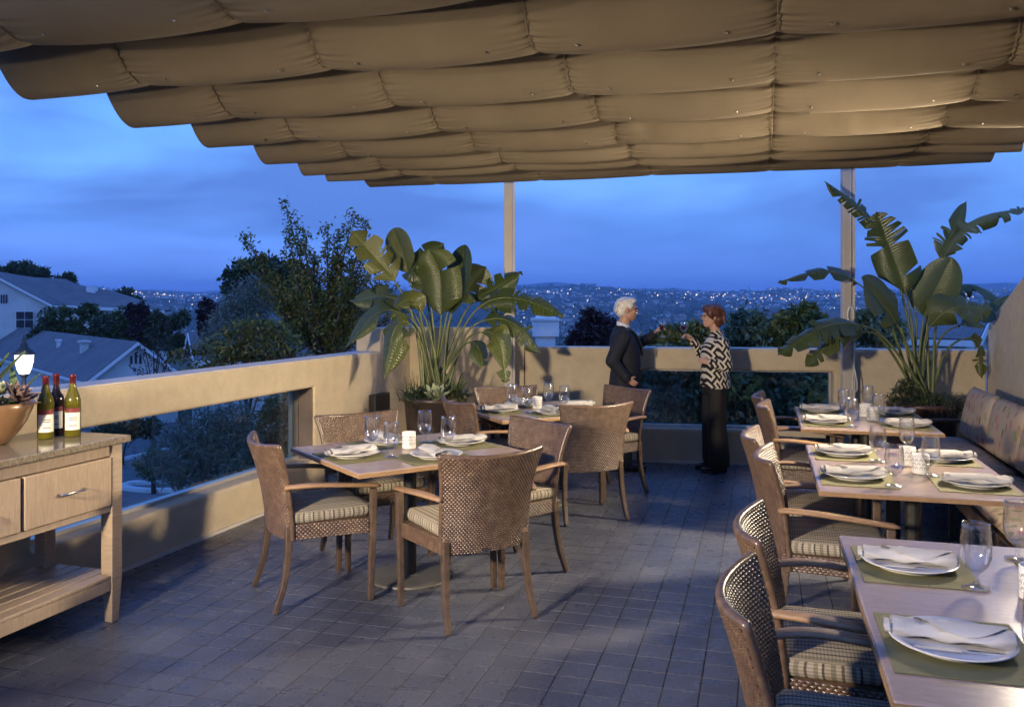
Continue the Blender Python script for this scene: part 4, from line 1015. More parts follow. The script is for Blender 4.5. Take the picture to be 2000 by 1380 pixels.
def tuft(name, label, c, n, L_, mat, spread, wdt=.004, cat='plant', grav=.5, seed=1, twist=0):
    """grassy or ferny ground plant: one mass of thin strands"""
    rg = np.random.default_rng(seed); K = 5; az = rg.uniform(0, 2 * np.pi, n); el_ = rg.uniform(.15, 1.35, n); ln = L_ * rg.uniform(.5, 1, n)
    b0 = np.stack([rg.normal(0, spread, n), rg.normal(0, spread * .8, n), np.zeros(n)], 1)
    d0 = np.stack([np.cos(az) * np.cos(el_), np.sin(az) * np.cos(el_), np.sin(el_)], 1); sd_ = np.stack([-np.sin(az), np.cos(az), np.zeros(n)], 1); V_ = []
    ph = rg.uniform(0, 6.28, n)
    for k in range(K + 1):
        s_ = k / K; p = b0 + d0 * (ln * s_)[:, None] - np.array([0, 0, 1]) * (grav * ln * s_ ** 2.2)[:, None] + sd_ * (twist * ln * np.sin(ph + s_ * 6))[:, None]
        w_ = wdt * (1 - .85 * s_); V_ += [p - sd_ * w_, p + sd_ * w_]
    V_ = np.stack(V_, 1).reshape(-1, 3) + np.array(c); f = []
    for k in range(K): f.append([2 * k, 2 * k + 1, 2 * k + 3, 2 * k + 2])
    F = (np.array(f)[None] + (np.arange(n) * (2 * K + 2))[:, None, None]).reshape(-1, 4)
    return tag(npmesh(name, V_, F, mat, None), label, cat)
def leafmass(c, rad, n, size, seed, asp=.45, clump=14):
    """leaf-shaped faces scattered in clumps through an ellipsoid -> verts, faces (two triangles folded along the midrib: quads)"""
    rg = np.random.default_rng(seed); nc = max(1, n // clump)
    d = rg.normal(size=(nc, 3)); d /= np.linalg.norm(d, axis=1)[:, None]; cc = d * (rg.uniform(.25, 1, nc) ** .45)[:, None]
    cc *= np.array(rad); k = rg.integers(0, nc, n); p = cc[k] + rg.normal(0, .16 * min(rad), (n, 3)); p += np.array(c)
    return leafquads(p, size, rg, asp)
def leafquads(p, size, rg, asp=.45, down=.3):
    n = len(p); a = rg.normal(size=(n, 3)); a[:, 2] -= down; a /= np.linalg.norm(a, axis=1)[:, None]; b_ = rg.normal(size=(n, 3)); b_[:, 2] += .8
    b_ = np.cross(a, b_); b_ /= np.linalg.norm(b_, axis=1)[:, None] + 1e-9; s_ = (size * rg.uniform(.6, 1.3, n))[:, None]
    v = np.stack([p, p + a * s_ * .5 + b_ * s_ * asp * .5, p + a * s_, p + a * s_ * .5 - b_ * s_ * asp * .5], 1).reshape(-1, 3)
    return v, np.arange(4 * n).reshape(-1, 4)
zl = .70; zr = .66
rosette('large pale rosette succulent at the front rim of the left planter', LP + Vector((.03, -.27, zl + .06)), .14, 'echeveria_pale', 30, 1.0, .35, tilt=(38, 0))
aloe('spiky aloe at the right of the left planter', LP + Vector((.17, -.06, zl)), 16, .30, .026, 'aloe', 70)
aloe('small upright aloe in the middle of the left planter', LP + Vector((-.02, -.12, zl)), 12, .26, .022, 'aloe', 55)
tuft('pencil_succulent', 'bushy thin-stemmed succulent at the left of the left planter', LP + Vector((-.20, -.06, zl)), 130, .32, 'leaf_dark', .05, .005, 'succulent', .05, 3, .03)
v_, f_ = leafmass(LP + Vector((.20, -.14, zl + .05)), (.10, .09, .08), 700, .035, 5); tag(npmesh('ground_plant', v_, f_, 'leaf_fern'), 'small-leaved plant spilling over the right rim of the left planter', 'plant')
v_, f_ = leafmass(LP + Vector((-.14, -.17, zl + .03)), (.13, .09, .09), 900, .035, 6); tag(npmesh('ground_plant', v_, f_, 'leaf_dark'), 'dark small-leaved plant spilling over the left rim of the left planter', 'plant')
tuft('fern', 'shaggy fern with long curling stems in the right planter', RP + Vector((.06, -.10, zr + .03)), 420, .42, 'leaf_fern', .11, .0045, 'plant', .75, 4, .05)
v_, f_ = leafmass(RP + Vector((-.21, -.10, zr + .08)), (.15, .13, .17), 1600, .032, 8); tag(npmesh('ground_plant', v_, f_, 'leaf_fern'), 'bushy small-leaved plant at the left of the right planter', 'plant')
v_, f_ = leafmass(RP + Vector((.05, -.16, zr + .02)), (.24, .12, .11), 1500, .030, 9); tag(npmesh('ground_plant', v_, f_, 'leaf_green'), 'low green plant under the fern in the right planter', 'plant')
# bowl on the sideboard
BC = G(18, 868, .94); BC = Vector((-2.50, 4.13, .9405))
t = thing('planter_bowl', 'glazed brown bowl planter on the sideboard', 'planter', BC)
m = MB(); m.lathe([(0, .002), (.075, .002), (.085, .008), (.125, .05), (.165, .11), (.188, .165), (.196, .20), (.190, .203), (.178, .18), (0, .17)], 48); m.build('bowl', 'bowl_glaze', t, True)
m = MB(); m.lathe([(.178, 0), (.1, .012), (0, .016)], 30, (0, 0, .172)); m.build('soil', 'soil', t, True)
aloe('tall spiky aloe in the bowl on the sideboard', BC + Vector((-.06, .04, .19)), 9, .36, .024, 'aloe', 34, name='aloe_plant')
rosette('green rosette succulent at the front of the bowl', BC + Vector((.02, -.13, .20)), .105, 'echeveria', 28, 1, .35, tilt=(30, 0))
rosette('purple-brown rosette succulent at the right rim of the bowl', BC + Vector((.15, -.02, .215)), .11, 'purple_succulent', 22, .8, .3, tilt=(5, 30))
rosette('small yellow-green rosette succulent in the middle of the bowl', BC + Vector((.07, -.02, .245)), .07, 'echeveria_pale', 22, 1, .4, tilt=(15, 10))
v_, f_ = leafmass(BC + Vector((.0, .0, .20)), (.14, .14, .05), 700, .03, 18); tag(npmesh('ground_plant', v_, f_, 'leaf_fern'), 'small-leaved filler plant between the rosettes in the bowl', 'plant')
aloe('single slanting aloe spike at the right of the bowl', BC + Vector((.10, .06, .21)), 2, .26, .018, 'aloe', 60)

# rope on the right post
pr = p2.location
m = MB()
ring = []
for i in range(120):
    a = i * .42; ring.append((pr.x + .004 + .028 * math.sin(a) + .004 * math.sin(i * .7), pr.y - .052 - .012 * (i % 7) / 7, 1.50 + .075 * math.cos(a) + .006 * math.sin(i * .31)))
m.tube(ring, .0045, 6); m.tube([(pr.x + .03, pr.y - .05, 1.44), (pr.x + .036, pr.y - .055, 1.2), (pr.x + .040, pr.y - .055, .98), (pr.x + .018, pr.y - .055, .86), (pr.x + .022, pr.y - .055, .78), (pr.x + .045, pr.y - .055, .755), (pr.x + .068, pr.y - .055, .78), (pr.x + .066, pr.y - .055, .86), (pr.x + .042, pr.y - .056, .98)], .0055, 6)
m.tube([(pr.x + .010, pr.y - .05, 1.57), (pr.x + .008, pr.y - .048, 2.2), (pr.x + .006, pr.y - .048, 2.9)], .0028, 5)
tag(m.build('rope', 'rope', None, True), 'pale rope coiled and looped on the right post', 'rope')
# ================================================================== people
def remesh(o, vox, smooth=4, fac=.5):
    r_ = o.modifiers.new('remesh', 'REMESH'); r_.mode = 'VOXEL'; r_.voxel_size = vox; r_.use_smooth_shade = True
    s_ = o.modifiers.new('smooth', 'SMOOTH'); s_.factor = fac; s_.iterations = smooth; return o
def cap(m, a, b_, ra, rb, n=12):
    a = Vector(a); b_ = Vector(b_); pts = []; rad = []; d = (b_ - a); L_ = d.length; d = d / L_
    for q in (-1, -.85, -.5): pts.append(a + d * (ra * q)); rad.append(ra * math.sqrt(max(.0, 1 - q * q)) + .0005)
    for q in (0, .25, .5, .75, 1): pts.append(a + d * L_ * q); rad.append(ra + (rb - ra) * q)
    for q in (.5, .85, 1): pts.append(b_ + d * (rb * q)); rad.append(rb * math.sqrt(max(.0, 1 - q * q)) + .0005)
    m.tube(pts, rad, n)
def loft(m, secs, n=24):          # (z, cx, cy, rx, ry)
    vs = []
    for (z, cx, cy, rx, ry) in secs:
        for k in range(n): a = 2 * math.pi * k / n; vs.append(Vector((cx + rx * math.cos(a) * (1 if True else 1), cy + ry * math.sin(a), z)))
    q = len(secs); m.add(vs, [(i * n + k, i * n + (k + 1) % n, (i + 1) * n + (k + 1) % n, (i + 1) * n + k) for i in range(q - 1) for k in range(n)] + [tuple(range(n))[::-1], tuple((q - 1) * n + k for k in range(n))])
def head(m, c, s_=1.0, female=False, yaw=0):
    """face towards +x; c = centre of skull; s_ = scale (1 -> head 0.225 high)"""
    Rm = Matrix.Rotation(yaw, 3, 'Z'); X = lambda x, y, z: Rm @ Vector((x * s_, y * s_, z * s_)) + Vector(c)
    E = lambda p, r_: m.ell(X(*p), [q * s_ for q in r_], 16, Rm)
    E((-.012, 0, .022), (.096, .074, .088)); E((.022, 0, -.045), (.066, .056, .070)); E((.044, 0, -.085), (.036, .036, .030))
    E((.070, 0, .018), (.020, .046, .014)); E((.088, 0, -.012), (.013, .010, .024)); E((.099, 0, -.026), (.013, .012, .011)); E((.078, 0, -.060), (.016, .022, .008)); E((.076, 0, -.071), (.016, .020, .008))
    E((.064, 0, -.093), (.018, .020, .017))
    for s2 in (-1, 1):
        E((.058, .034 * s2, -.030), (.024, .020, .022)); E((-.012, .074 * s2, -.014), (.016, .010, .028)); E((-.014, .079 * s2, -.004), (.010, .008, .014))
    return X
def hand(m, wrist, d, palm_n, s_=1.0, curl=60, thumb_side=1, grip=None):
    """d: direction of the palm, palm_n: direction the palm faces; fingers curl towards palm_n"""
    d = Vector(d).normalized(); n_ = Vector(palm_n); n_ = (n_ - d * n_.dot(d)).normalized(); sd_ = d.cross(n_) * thumb_side; w_ = Vector(wrist)
    c1 = w_ + d * .045 * s_
    for q in (-.026, -.009, .009, .026): cap(m, w_ + d * .012 + sd_ * q * .75 * s_, w_ + d * .085 * s_ + sd_ * q * s_, .0135 * s_, .0115 * s_, 8)
    for q, L_ in ((.029, .070), (.010, .078), (-.009, .073), (-.027, .058)):
        p = w_ + d * .085 * s_ + sd_ * q * s_; a = 0
        for k, (fl_, rr) in enumerate(((.42, .0095), (.32, .0085), (.26, .0075))):
            a += R(curl) * (.75 if k else .6); dd = d * math.cos(a) + n_ * math.sin(a); e = p + dd * L_ * fl_ * s_; cap(m, p, e, rr * s_, rr * .92 * s_, 8); p = e
    p = w_ + d * .03 * s_ + sd_ * .028 * s_; dd = (d * .55 + sd_ * .75 + n_ * .45).normalized(); e = p + dd * .040 * s_; cap(m, p, e, .013 * s_, .0105 * s_, 8)
    dd = (d * .75 + sd_ * .05 + n_ * .7).normalized(); cap(m, e, e + dd * .034 * s_, .0105 * s_, .009 * s_, 8)
def wine_glass(loc, label):
    t = thing('wine_glass', label, 'wine glass', loc, 0, 'glasses of red wine')
    m = MB(); m.lathe([(0, 0), (.032, 0), (.032, .002), (.006, .006), (.0038, .012), (.0038, .060), (.006, .066), (.022, .076), (.033, .096), (.036, .118), (.034, .145), (.0325, .156), (.0315, .156), (.033, .145), (.0348, .118), (.032, .097), (.021, .0785), (0, .072)], 28); m.build('glass', 'crystal_bright', t, True)
    m = MB(); m.lathe([(0, .0735), (.020, .0795), (.0315, .0975), (.0348, .114), (.0345, .122), (.0, .122)], 28); m.build('wine', 'red_wine', t, True)
    return t
# ---------------- man, facing the woman (towards +x)
mp_ = Vector((1.10, 8.40, 0)); man = thing('person', 'grey-haired man in a dark blazer raising a glass of red wine', 'person', mp_, R(-4))
b_m = MB(); HC = (.020, 0, 1.555); X = head(b_m, HC, 1.0, False, R(6))
cap(b_m, (-.025, 0, 1.36), (.0, 0, 1.47), .060, .056)
loft(b_m, [(.86, 0, 0, .11, .15), (1.0, -.005, 0, .12, .155), (1.15, -.01, 0, .12, .16), (1.28, -.02, 0, .105, .165), (1.36, -.025, 0, .07, .11)])
# hidden limbs keep the body one surface
for s_ in (-1, 1):
    cap(b_m, (.0, .085 * s_, .86), (.0 + .01 * s_, .09 * s_, .46), .075, .055); cap(b_m, (.01 * s_, .09 * s_, .46), (-.02 + .02 * s_, .095 * s_, .06), .052, .036)
cap(b_m, (-.03, .16, 1.30), (.10, .235, 1.185), .05, .042); cap(b_m, (.10, .235, 1.185), (.30, .215, 1.30), .040, .028)
cap(b_m, (-.03, -.165, 1.30), (-.135, -.235, 1.07), .05, .042); cap(b_m, (-.135, -.235, 1.07), (.02, -.205, .885), .040, .028)
hand(b_m, (.295, .215, 1.297), (.55, -.05, .62), (.75, -.4, -.35), .98, 50, -1)
hand(b_m, (.010, -.207, .900), (.75, .15, -.60), (.1, .95, .1), .82, 30, 1)
remesh(b_m.build('body', 'skin', man), .0052, 3, .4)
j = MB()
loft(j, [(.775, -.012, 0, .150, .185), (.79, -.012, 0, .152, .187), (.88, -.008, 0, .146, .182), (1.0, .005, 0, .143, .178), (1.12, -.002, 0, .146, .180), (1.22, -.012, 0, .142, .190), (1.30, -.026, 0, .118, .190), (1.345, -.036, 0, .085, .145), (1.375, -.040, 0, .066, .085), (1.395, -.042, 0, .060, .068)], 28)
cap(j, (-.030, .165, 1.300), (.10, .240, 1.180), .072, .062); cap(j, (.10, .240, 1.180), (.285, .218, 1.290), .060, .047)
cap(j, (-.030, -.170, 1.295), (-.140, -.240, 1.065), .076, .064); cap(j, (-.140, -.240, 1.065), (-.005, -.212, .905), .062, .050)
remesh(j.build('blazer', 'blazer', man), .009, 5, .5)
lp = MB()
for s_ in (-1, 1):
    P_ = [(.0, .060 * s_, 1.375), (.075, .082 * s_, 1.315), (.128, .070 * s_, 1.22), (.150, .030 * s_, 1.10)]; Q_ = [(.030, .030 * s_, 1.365), (.100, .030 * s_, 1.30), (.140, .022 * s_, 1.21), (.152, .010 * s_, 1.10)]
    a_ = crom(P_, 10); c_ = crom(Q_, 10); lp.grid([[p + Vector((.010, 0, 0)), p.lerp(q, .5) + Vector((.016, 0, .002)), q + Vector((.010, 0, 0))] for p, q in zip(a_, c_)])
o = lp.build('lapel', 'blazer', man, True); so_ = o.modifiers.new('s', 'SOLIDIFY'); so_.thickness = .006
c_ = MB(); rows = []
for z, k in ((1.375, 1.10), (1.40, 1.05), (1.414, 1.0), (1.416, .94), (1.40, .95)):
    rows.append([Vector((-.018 + .062 * k * math.cos(a), .062 * k * math.sin(a), z + .022 * -math.cos(a))) for a in [R(25 + 310 * q / 24) for q in range(25)]])
c_.grid(rows); c_.build('shirt_collar', 'shirt', man, True)
c_ = MB(); c_.lathe([(.034, 0), (.0345, .012), (.030, .012)], 16); o = c_.build('cuff', 'shirt', man, True, (.283, .217, 1.289)); o.rotation_euler = Vector((.185, -.02, .11)).to_track_quat('Z', 'Y').to_euler()
for q in range(3): c_ = MB(); c_.ell((0, 0, 0), (.007, .007, .007), 8); c_.build('button', 'gold', man, True, (-.045 + .018 * q, -.276 + .004 * q, .955 - .020 * q))
tr = MB(); loft(tr, [(.70, 0, 0, .125, .165), (.80, 0, 0, .128, .168), (.92, 0, 0, .125, .165)])
for s_ in (-1, 1):
    cap(tr, (.0, .082 * s_, .80), (.005 + .01 * s_, .088 * s_, .45), .098, .080); cap(tr, (.005 + .01 * s_, .088 * s_, .45), (-.015 + .02 * s_, .095 * s_, .10), .080, .070)
remesh(tr.build('trousers', 'trouser_grey', man), .010, 4)
for s_ in (-1, 1):
    sh = MB(); sh.ell((.055, .098 * s_, .040), (.145, .048, .040), 14); sh.ell((-.035, .098 * s_, .060), (.058, .043, .060), 12); sh.box((-.095, .098 * s_ - .040, .0), (.19, .098 * s_ + .040, .014)); remesh(sh.build('shoe', 'shoe', man), .007, 3)
h = MB(); Xr = lambda x, y, z: Vector(HC) + Matrix.Rotation(R(6), 3, 'Z') @ Vector((x, y, z))
h.ell(Xr(-.026, 0, .040), (.098, .080, .080), 18); h.ell(Xr(-.058, 0, -.010), (.064, .076, .074), 16); h.ell(Xr(.022, 0, .088), (.070, .058, .030), 16); h.ell(Xr(.052, -.015, .078), (.036, .048, .026), 14)
for s_ in (-1, 1): h.ell(Xr(.010, .062 * s_, .034), (.040, .018, .036), 12)
for k in range(16): a = -1.2 + 2.4 * k / 15; h.tube(crom([Xr(.055, .05 * math.sin(a), .092), Xr(-.02, .078 * math.sin(a), .110 - .03 * abs(math.sin(a))), Xr(-.10, .072 * math.sin(a), .05), Xr(-.122, .058 * math.sin(a), -.03)], 10), .011, 6)
remesh(h.build('hair', 'hair_white', man), .006, 2, .4)
for s_ in (-1, 1): m = MB(); m.ell(X(.082, .030 * s_, .002), (.008, .012, .008), 8); m.build('eye', 'eye', man, True); m = MB(); m.ell(X(.086, .031 * s_, .020), (.007, .020, .005), 8); m.build('eyebrow', 'hair_white', man, True)
m = MB(); m.ell(X(.094, 0, -.065), (.004, .018, .004), 8); m.build('mouth', 'lip', man, True)
Rm4 = Matrix.Rotation(R(-4), 3, 'Z'); gp = mp_ + Rm4 @ Vector((.375, .190, 1.276)); wine_glass(gp, 'wine glass held up by the man in the blazer')
# ---------------- woman, facing the man (towards -x)
wp = Vector((1.955, 8.34, 0)); wom = thing('person', 'short-haired woman in a black and cream patterned jacket raising a glass', 'person', wp, R(180 + 6))
HW = (.030, 0, 1.487)
b_m = MB(); X = head(b_m, HW, .95, True, R(-4)); cap(b_m, (-.02, 0, 1.30), (.008, 0, 1.40), .050, .046)
loft(b_m, [(.82, 0, 0, .11, .15), (.95, 0, 0, .105, .145), (1.1, .0, 0, .11, .145), (1.22, -.01, 0, .10, .150), (1.30, -.02, 0, .06, .09)])
for s_ in (-1, 1):
    cap(b_m, (.0, .080 * s_, .82), (.01, .082 * s_, .44), .075, .052); cap(b_m, (.01, .082 * s_, .44), (-.01, .085 * s_, .06), .048, .033)
cap(b_m, (-.02, -.150, 1.235), (.055, -.205, 1.10), .042, .036); cap(b_m, (.055, -.205, 1.10), (.175, -.175, 1.262), .032, .023)
cap(b_m, (-.02, .155, 1.235), (-.045, .195, 1.02), .042, .036); cap(b_m, (-.045, .195, 1.02), (.110, .150, 1.05), .034, .024)
hand(b_m, (.165, -.176, 1.252), (.75, .05, .50), (.5, .5, -.6), .88, 50, 1)
hand(b_m, (.105, .152, 1.048), (.85, -.30, .30), (-.1, -.9, -.3), .76, 42, -1)
remesh(b_m.build('body', 'skin_f', wom), .0050, 3, .4)
j = MB()
loft(j, [(.80, -.008, 0, .142, .180), (.815, -.008, 0, .145, .183), (.92, -.005, 0, .132, .172), (1.02, .004, 0, .122, .162), (1.12, .008, 0, .126, .166), (1.20, -.004, 0, .118, .168), (1.265, -.018, 0, .092, .150), (1.305, -.022, 0, .066, .095), (1.335, -.020, 0, .056, .062), (1.352, -.018, 0, .055, .058)], 28)
cap(j, (-.02, -.152, 1.230), (.055, -.210, 1.095), .062, .054); cap(j, (.055, -.210, 1.095), (.145, -.182, 1.222), .052, .044)
cap(j, (-.02, .158, 1.230), (-.050, .202, 1.015), .064, .056); cap(j, (-.050, .202, 1.015), (.080, .162, 1.044), .055, .046)
remesh(j.build('jacket', 'print_jacket', wom), .008, 4, .5)
tr = MB(); loft(tr, [(.74, 0, 0, .120, .160), (.84, 0, 0, .115, .155)])
for s_ in (-1, 1):
    cap(tr, (.0, .075 * s_, .78), (.008, .080 * s_, .44), .098, .092); cap(tr, (.008, .080 * s_, .44), (-.012 - .006 * s_, .085 * s_, .105), .092, .100)
remesh(tr.build('trousers', 'trouser_black', wom), .010, 4)
for s_ in (-1, 1):
    sh = MB(); sh.ell((.050, .085 * s_, .035), (.125, .040, .032), 14); sh.ell((-.05, .085 * s_, .055), (.045, .034, .045), 10); sh.box((-.085, .085 * s_ - .022, .0), (-.045, .085 * s_ + .022, .05)); sh.box((.0, .085 * s_ - .034, .0), (.165, .085 * s_ + .034, .012)); remesh(sh.build('shoe', 'shoe', wom), .006, 3)
h = MB(); Xw = lambda x, y, z: Vector(HW) + Matrix.Rotation(R(-4), 3, 'Z') @ Vector((x, y, z)) * .95
h.ell(Xw(-.030, 0, .036), (.106, .090, .092), 18); h.ell(Xw(-.062, 0, -.030), (.068, .080, .078), 16); h.ell(Xw(.030, 0, .078), (.070, .070, .044), 16); h.ell(Xw(-.05, 0, -.085), (.045, .058, .040), 12)
for s_ in (-1, 1): h.ell(Xw(.010, .074 * s_, .030), (.050, .020, .048), 12)
for k in range(18): a = -1.3 + 2.6 * k / 17; h.tube(crom([Xw(.080, .06 * math.sin(a), .066), Xw(.0, .090 * math.sin(a), .118 - .03 * abs(math.sin(a))), Xw(-.10, .086 * math.sin(a), .05), Xw(-.115, .066 * math.sin(a), -.07)], 10), .013, 6)
remesh(h.build('hair', 'hair_brown', wom), .006, 2, .4)
for s_ in (-1, 1):
    m = MB(); m.ell(X(.082, .030 * s_, .002), (.007, .011, .007), 8); m.build('eye', 'eye', wom, True)
m = MB()
for s_ in (-1, 1):
    m.tube([X(.102, (.031 + .022 * math.cos(a)) * s_, -.004 + .018 * math.sin(a)) for a in [2 * math.pi * k / 16 for k in range(17)]], .0018, 6); m.tube([X(.098, .052 * s_, .002), X(.04, .078 * s_, .006), X(-.010, .082 * s_, .004)], .0020, 6)
m.tube([X(.103, -.009, -.002), X(.106, 0, .0), X(.103, .009, -.002)], .0018, 6); m.build('eyeglasses', 'gold', wom, True)
m = MB(); m.ell(X(.094, 0, -.065), (.005, .019, .006), 8); m.build('mouth', 'lip', wom, True)
Rm5 = Matrix.Rotation(R(186), 3, 'Z'); gp = wp + Rm5 @ Vector((.262, -.140, 1.268)); wine_glass(gp, 'wine glass held up by the woman in the patterned jacket')
# ================================================================== beyond the terrace
PR_D = [0, 12, 30, 60, 100, 300, 700, 1200, 1800, 2500, 3200, 4000, 5000, 7000, 9000, 11000]
PR_Z = [-4.6, -4.6, -4.9, -6.6, -9, -28, -58, -55, -35, -6, 22, 54, 48, 40, 125, 60]
def ground(x, y):
    d = np.hypot(x, y); az = np.arctan2(x, y); z = np.interp(d, PR_D, PR_Z)
    k = np.clip((d - 150) / 800, 0, 1)
    z = z + k * (d * .0030 * np.sin(az * 9 + 1.3) + d * .0022 * np.sin(az * 23 + d * .0016) + 6 * np.sin(x * .009 + 1) * np.cos(y * .006) + d * .0012 * np.sin(az * 57 + d * .004))
    far = np.clip((d - 6500) / 2000, 0, 1); z = z + far * d * (.0035 * np.sin(az * 15 + .4) + .0018 * np.sin(az * 41))
    return z
rr = np.concatenate([[0, 6, 10, 14], np.geomspace(18, 11000, 150)]); aa = np.linspace(-math.pi, math.pi, 481)
front = np.linspace(-.78, .78, 420); aa = np.unique(np.concatenate([np.linspace(-math.pi, -.78, 60), front, np.linspace(.78, math.pi, 60)]))
A_, R_ = np.meshgrid(aa, rr); gx, gy = R_ * np.sin(A_), R_ * np.cos(A_); gz = ground(gx, gy)
vv_ = np.stack([gx, gy, gz], -1).reshape(-1, 3); na = len(aa); I, J = np.meshgrid(np.arange(len(rr) - 1), np.arange(na - 1), indexing='ij')
ff_ = np.stack([I * na + J, (I + 1) * na + J, (I + 1) * na + J + 1, I * na + J + 1], -1).reshape(-1, 4)
struct(npmesh('terrain', vv_, ff_[:, ::-1], 'terrain', None, True))
# parking court below the left parapet
m = MB(); n = 24; rows = []
for i in range(n + 1):
    y = 9.5 + (62 - 9.5) * i / n; rows.append([Vector((x, y, float(ground(np.array(x), np.array(y))) + .03)) for x in np.linspace(-34 - y * .2, -1.2 - y * .02, 20)])
m.grid(rows); struct(m.build('road', 'asphalt'))
def gz_(x, y): return float(ground(np.array(float(x)), np.array(float(y))))
def kerb(label, pts, w_=.16, h=.15, fill=None):
    m = MB(); P_ = crom(pts, 40); rows = []
    for i, p in enumerate(P_):
        t_ = (P_[min(i + 1, 40)] - P_[max(i - 1, 0)]).normalized(); s_ = Vector((-t_.y, t_.x, 0)).normalized(); z = gz_(p.x, p.y)
        rows.append([p + s_ * a + Vector((0, 0, z + b_ - p.z)) for a, b_ in ((-w_, -.05), (-w_, h), (-w_ * .6, h + .02), (w_ * .6, h + .02), (w_, h), (w_, -.05))])
    m.grid(rows); return tag(m.build('kerb', 'kerb_white', None, True), label, 'kerb')
def gp_(x, y, z=-4.85): return G(x, y, z)
k1 = [gp_(365, 950), gp_(300, 951), gp_(252, 944), gp_(243, 936), gp_(262, 929), gp_(300, 930), gp_(340, 925)]
kerb('white kerb round the planted island below the parapet', k1)
kerb('white kerb at the far side of the parking court', [gp_(225, 870), gp_(265, 858), gp_(330, 842), gp_(400, 830)])
# ---- houses
def quad(m, p, uv=True, s_=1.0):
    p = [Vector(q) for q in p]; ex = (p[1] - p[0]).normalized(); n_ = (p[1] - p[0]).cross(p[-1] - p[0]).normalized(); ey = n_.cross(ex)
    m.add(p, [tuple(range(len(p)))], [((q - p[0]).dot(ex), (q - p[0]).dot(ey)) for q in p])
def obox(m, o_, ex, ey, x0, x1, y0, y1, z0, z1):
    P_ = [o_ + ex * x + ey * y + Vector((0, 0, z)) for z in (z0, z1) for x, y in ((x0, y0), (x1, y0), (x1, y1), (x0, y1))]; m.hexa(P_)
def gable_house(name, label, apex, rdir, length, half, rise, wall_h, vents=True):
    """apex: ridge end at the gable that faces us; rdir: ridge direction away from that gable"""
    rd = Vector(rdir).normalized(); gd = Vector((rd.y, -rd.x, 0)); 
    t = thing(name, label, 'house', (apex.x, apex.y, apex.z - rise - wall_h)); inv = -Vector(t.location)
    A = apex + inv; ez = A.z - rise; o_ = Vector((A.x, A.y, 0))
    def part(m, nm, mat, par=t): return fixn(m.build(nm, mat, par))
    m = MB()
    for k in (0, 1):
        q = o_ + rd * (length * k + (.35 if k == 0 else -.35)); m.add([q - gd * half * .93, q + gd * half * .93, q + gd * half * .93 + Vector((0, 0, ez + .05)), q + Vector((0, 0, A.z - .12)), q - gd * half * .93 + Vector((0, 0, ez + .05))], [(0, 1, 2, 3, 4)])
    for s_ in (-1, 1):
        a = o_ + rd * .35 + gd * half * .93 * s_; b_ = o_ + rd * (length - .35) + gd * half * .93 * s_; m.add([a, b_, b_ + Vector((0, 0, ez + .05)), a + Vector((0, 0, ez + .05))], [(0, 1, 2, 3)])
    wl_ = part(m, 'wall', 'house_wall')
    rf = None
    for s_ in (-1, 1):
        m = MB(); e = gd * (half * 1.06 * s_); dz = Vector((0, 0, rise * 1.06))
        quad(m, [A - rd * .1 + e - dz, A + rd * length + e - dz, A + rd * length, A - rd * .1] if s_ > 0 else [A + rd * length + e - dz, A - rd * .1 + e - dz, A - rd * .1, A + rd * length])
        o = m.build('roof', 'shingle', t); so_ = o.modifiers.new('s', 'SOLIDIFY'); so_.thickness = .12; so_.offset = 0
        rf = rf or o
        m = MB(); p0 = A - rd * .12 + Vector((0, 0, .02)); p1 = p0 + e - dz; n2 = Vector((0, 0, -.26)); th = rd * -.05
        m.hexa([p0 + n2, p1 + n2, p1 + n2 + th, p0 + n2 + th, p0, p1, p1 + th, p0 + th]); part(m, 'barge_board', 'house_trim')
        m = MB(); p0 = A - rd * .1 + e * 1.01 - dz; p1 = p0 + rd * (length + .1); th = gd * .09 * s_; n2 = Vector((0, 0, -.2)); m.hexa([p0 + n2, p1 + n2, p1 + n2 + th, p0 + n2 + th, p0, p1, p1 + th, p0 + th]); part(m, 'gutter', 'house_trim')
    if vents:
        for k in (-1, 0, 1):
            m = MB(); obox(m, o_, gd, rd, k * .30 - .07, k * .30 + .07, .27, .36, A.z - rise * .62, A.z - rise * .30 - abs(k) * .22); part(m, 'vent_slat', 'window_dark', wl_)
    return t, A, rd, gd, o_, rf
H1 = D(268, 668, 60)
t, A, rd, gd, o_, rf = gable_house('gabled_house', 'low house with a dark shingle roof and pale gable below the parapet', H1, (-.634, .773, 0), 46, 3.1, 2.45, 4.6)
for d_, (w_, hh) in ((9, (.5, .9)), (17.5, (.28, .7))):
    m = MB(); q = A + rd * d_ - gd * 1.3 - Vector((0, 0, 1.2)); obox(m, q, gd, rd, -w_ / 2, w_ / 2, -w_ / 2, w_ / 2, -.2, hh); obox(m, q, gd, rd, -w_ * .8, w_ * .8, -w_ * .8, w_ * .8, hh, hh + .15); m.build('chimney' if w_ > .4 else 'roof_vent', 'house_wall' if w_ > .4 else 'house_trim', rf)
